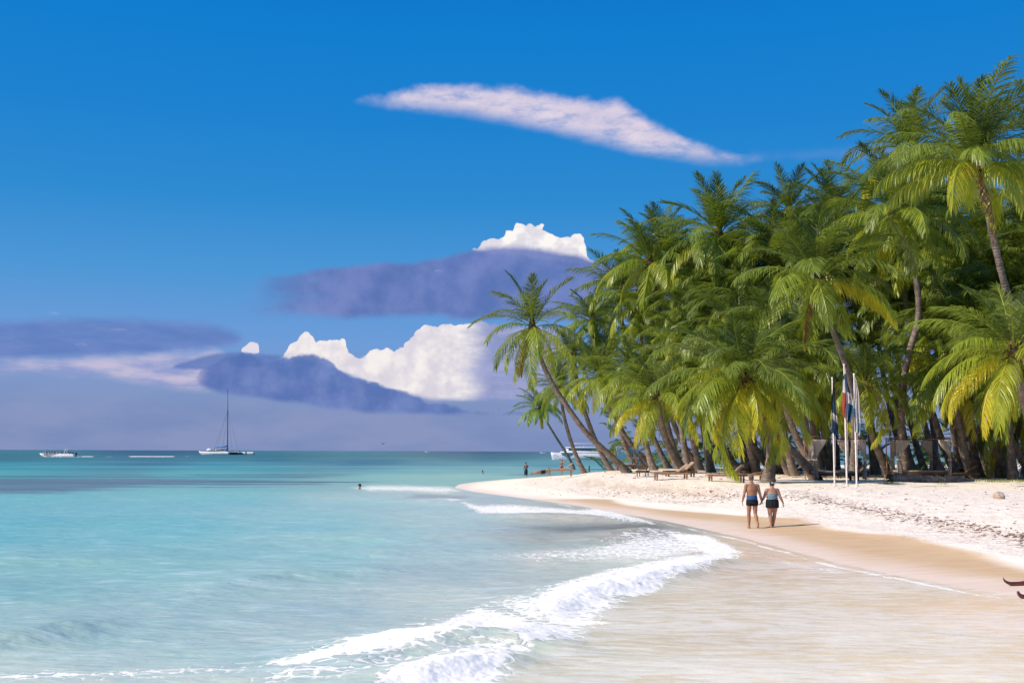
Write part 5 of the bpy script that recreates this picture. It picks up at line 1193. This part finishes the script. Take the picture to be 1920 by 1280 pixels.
# motor yacht behind the palms
D_ = 370; u = D_ / FPX; yb = Vector((xat(1090, D_), D_, 0)); px_ = lambda v: (v - 1090) * u
root = empty('motor_yacht', yb, 0, 'white motor yacht moored behind the leaning palm trunks at the point', 'yacht')
bm = bmesh.new(); hull_bm(bm, (1150 - 1033) * u, 5.6, 2.0, 0, px_(1091.5), -1, .03, .5); link_bm('hull', bm, simple('yacht_hull', (.58, .60, .72), .3, .5, .06, 1), root)
bm = bmesh.new(); box(bm, (px_(1095), 0, 2.38), (15.5, 4.4, .5), bev=.2); link_bm('deck', bm, GEL, root)
bm = bmesh.new(); box(bm, (px_(1098), 0, 3.1), (12.5, 3.8, 1.2), bev=.3); c_ = link_bm('cabin', bm, GEL, root)
bm = bmesh.new(); box(bm, (px_(1098), 0, 3.25), (11.2, 3.9, .5), bev=.05); link_bm('window', bm, DGL, c_)
bm = bmesh.new(); box(bm, (px_(1098), 0, 3.95), (12.8, 4.2, .3), bev=.1); link_bm('flybridge', bm, GEL, root)
bm = bmesh.new(); box(bm, (px_(1094), 0, 5.2), (9.0, 3.6, .18), bev=.07)
for sx in (-3.4, 0, 3.4):
    for sy in (-1.5, 1.5): tube(bm, [(px_(1094) + sx, sy, 4.0), (px_(1094) + sx, sy, 5.2)], [.06, .06], 6)
link_bm('canopy', bm, GEL, root)
for v in (1041, 1046, 1055):
    bm = bmesh.new(); ball(bm, (px_(v), -1.0 - (v - 1041) * .07, 1.45 if v != 1046 else 1.25), (.22, .14, .12), 8); link_bm('porthole', bm, DGL, root)
bm = bmesh.new()
for v in range(1042, 1070, 4): tube(bm, [(px_(v), -1.6, 2.2), (px_(v), -1.6, 3.0)], [.03, .03], 4)
tube(bm, [(px_(1040), -1.3, 3.0), (px_(1070), -1.9, 3.05)], [.03, .03], 4); link_bm('railing', bm, ROPE, root)
# far boats on the horizon
def far_boat(px, D, L, label):
    b_ = Vector((xat(px, D), D, 0)); root = empty('motorboat', b_, 0, label, 'motorboat')
    bm = bmesh.new(); hull_bm(bm, L, L * .28, L * .11, 0, 0, -1, .1); link_bm('hull', bm, GEL, root)
    bm = bmesh.new(); box(bm, (L * .12, 0, L * .17), (L * .35, L * .2, L * .13), bev=L * .02); link_bm('cabin', bm, NAVYB, root)
    bm = bmesh.new(); tube(bm, [(L * .1, 0, L * .2), (L * .1, 0, L * .42)], [L * .012] * 2, 5); link_bm('mast', bm, NAVYB, root)
far_boat(1018, 1900, 9, 'tiny motorboat on the horizon just left of the moored yacht')
far_boat(802, 3200, 12, 'tiny boat speck on the horizon left of the sandy point')
# bird
b_ = at(718.5, 832, 120); root = empty('bird', b_, R(30), 'small dark bird flying low over the horizon', 'bird')
bm = bmesh.new(); tube(bm, [(0, -.16, 0), (0, -.05, .01), (0, .08, .015), (0, .17, .02), (0, .21, .015)], [.01, .045, .05, .028, .006], 8); link_bm('body', bm, DARK, root)
for s_ in (-1, 1):
    bm = bmesh.new(); a_ = [(.03 * s_, -.06, .02), (.03 * s_, .07, .02), (.20 * s_, .09, .16), (.20 * s_, -.03, .16), (.42 * s_, -.05, .12), (.43 * s_, -.08, .12)]
    v_ = [bm.verts.new(q) for q in a_]; bm.faces.new((v_[0], v_[1], v_[2], v_[3])); bm.faces.new((v_[3], v_[2], v_[4], v_[5])); bmesh.ops.solidify(bm, geom=bm.faces[:], thickness=.012); link_bm('wing', bm, DARK, root, smooth=False)
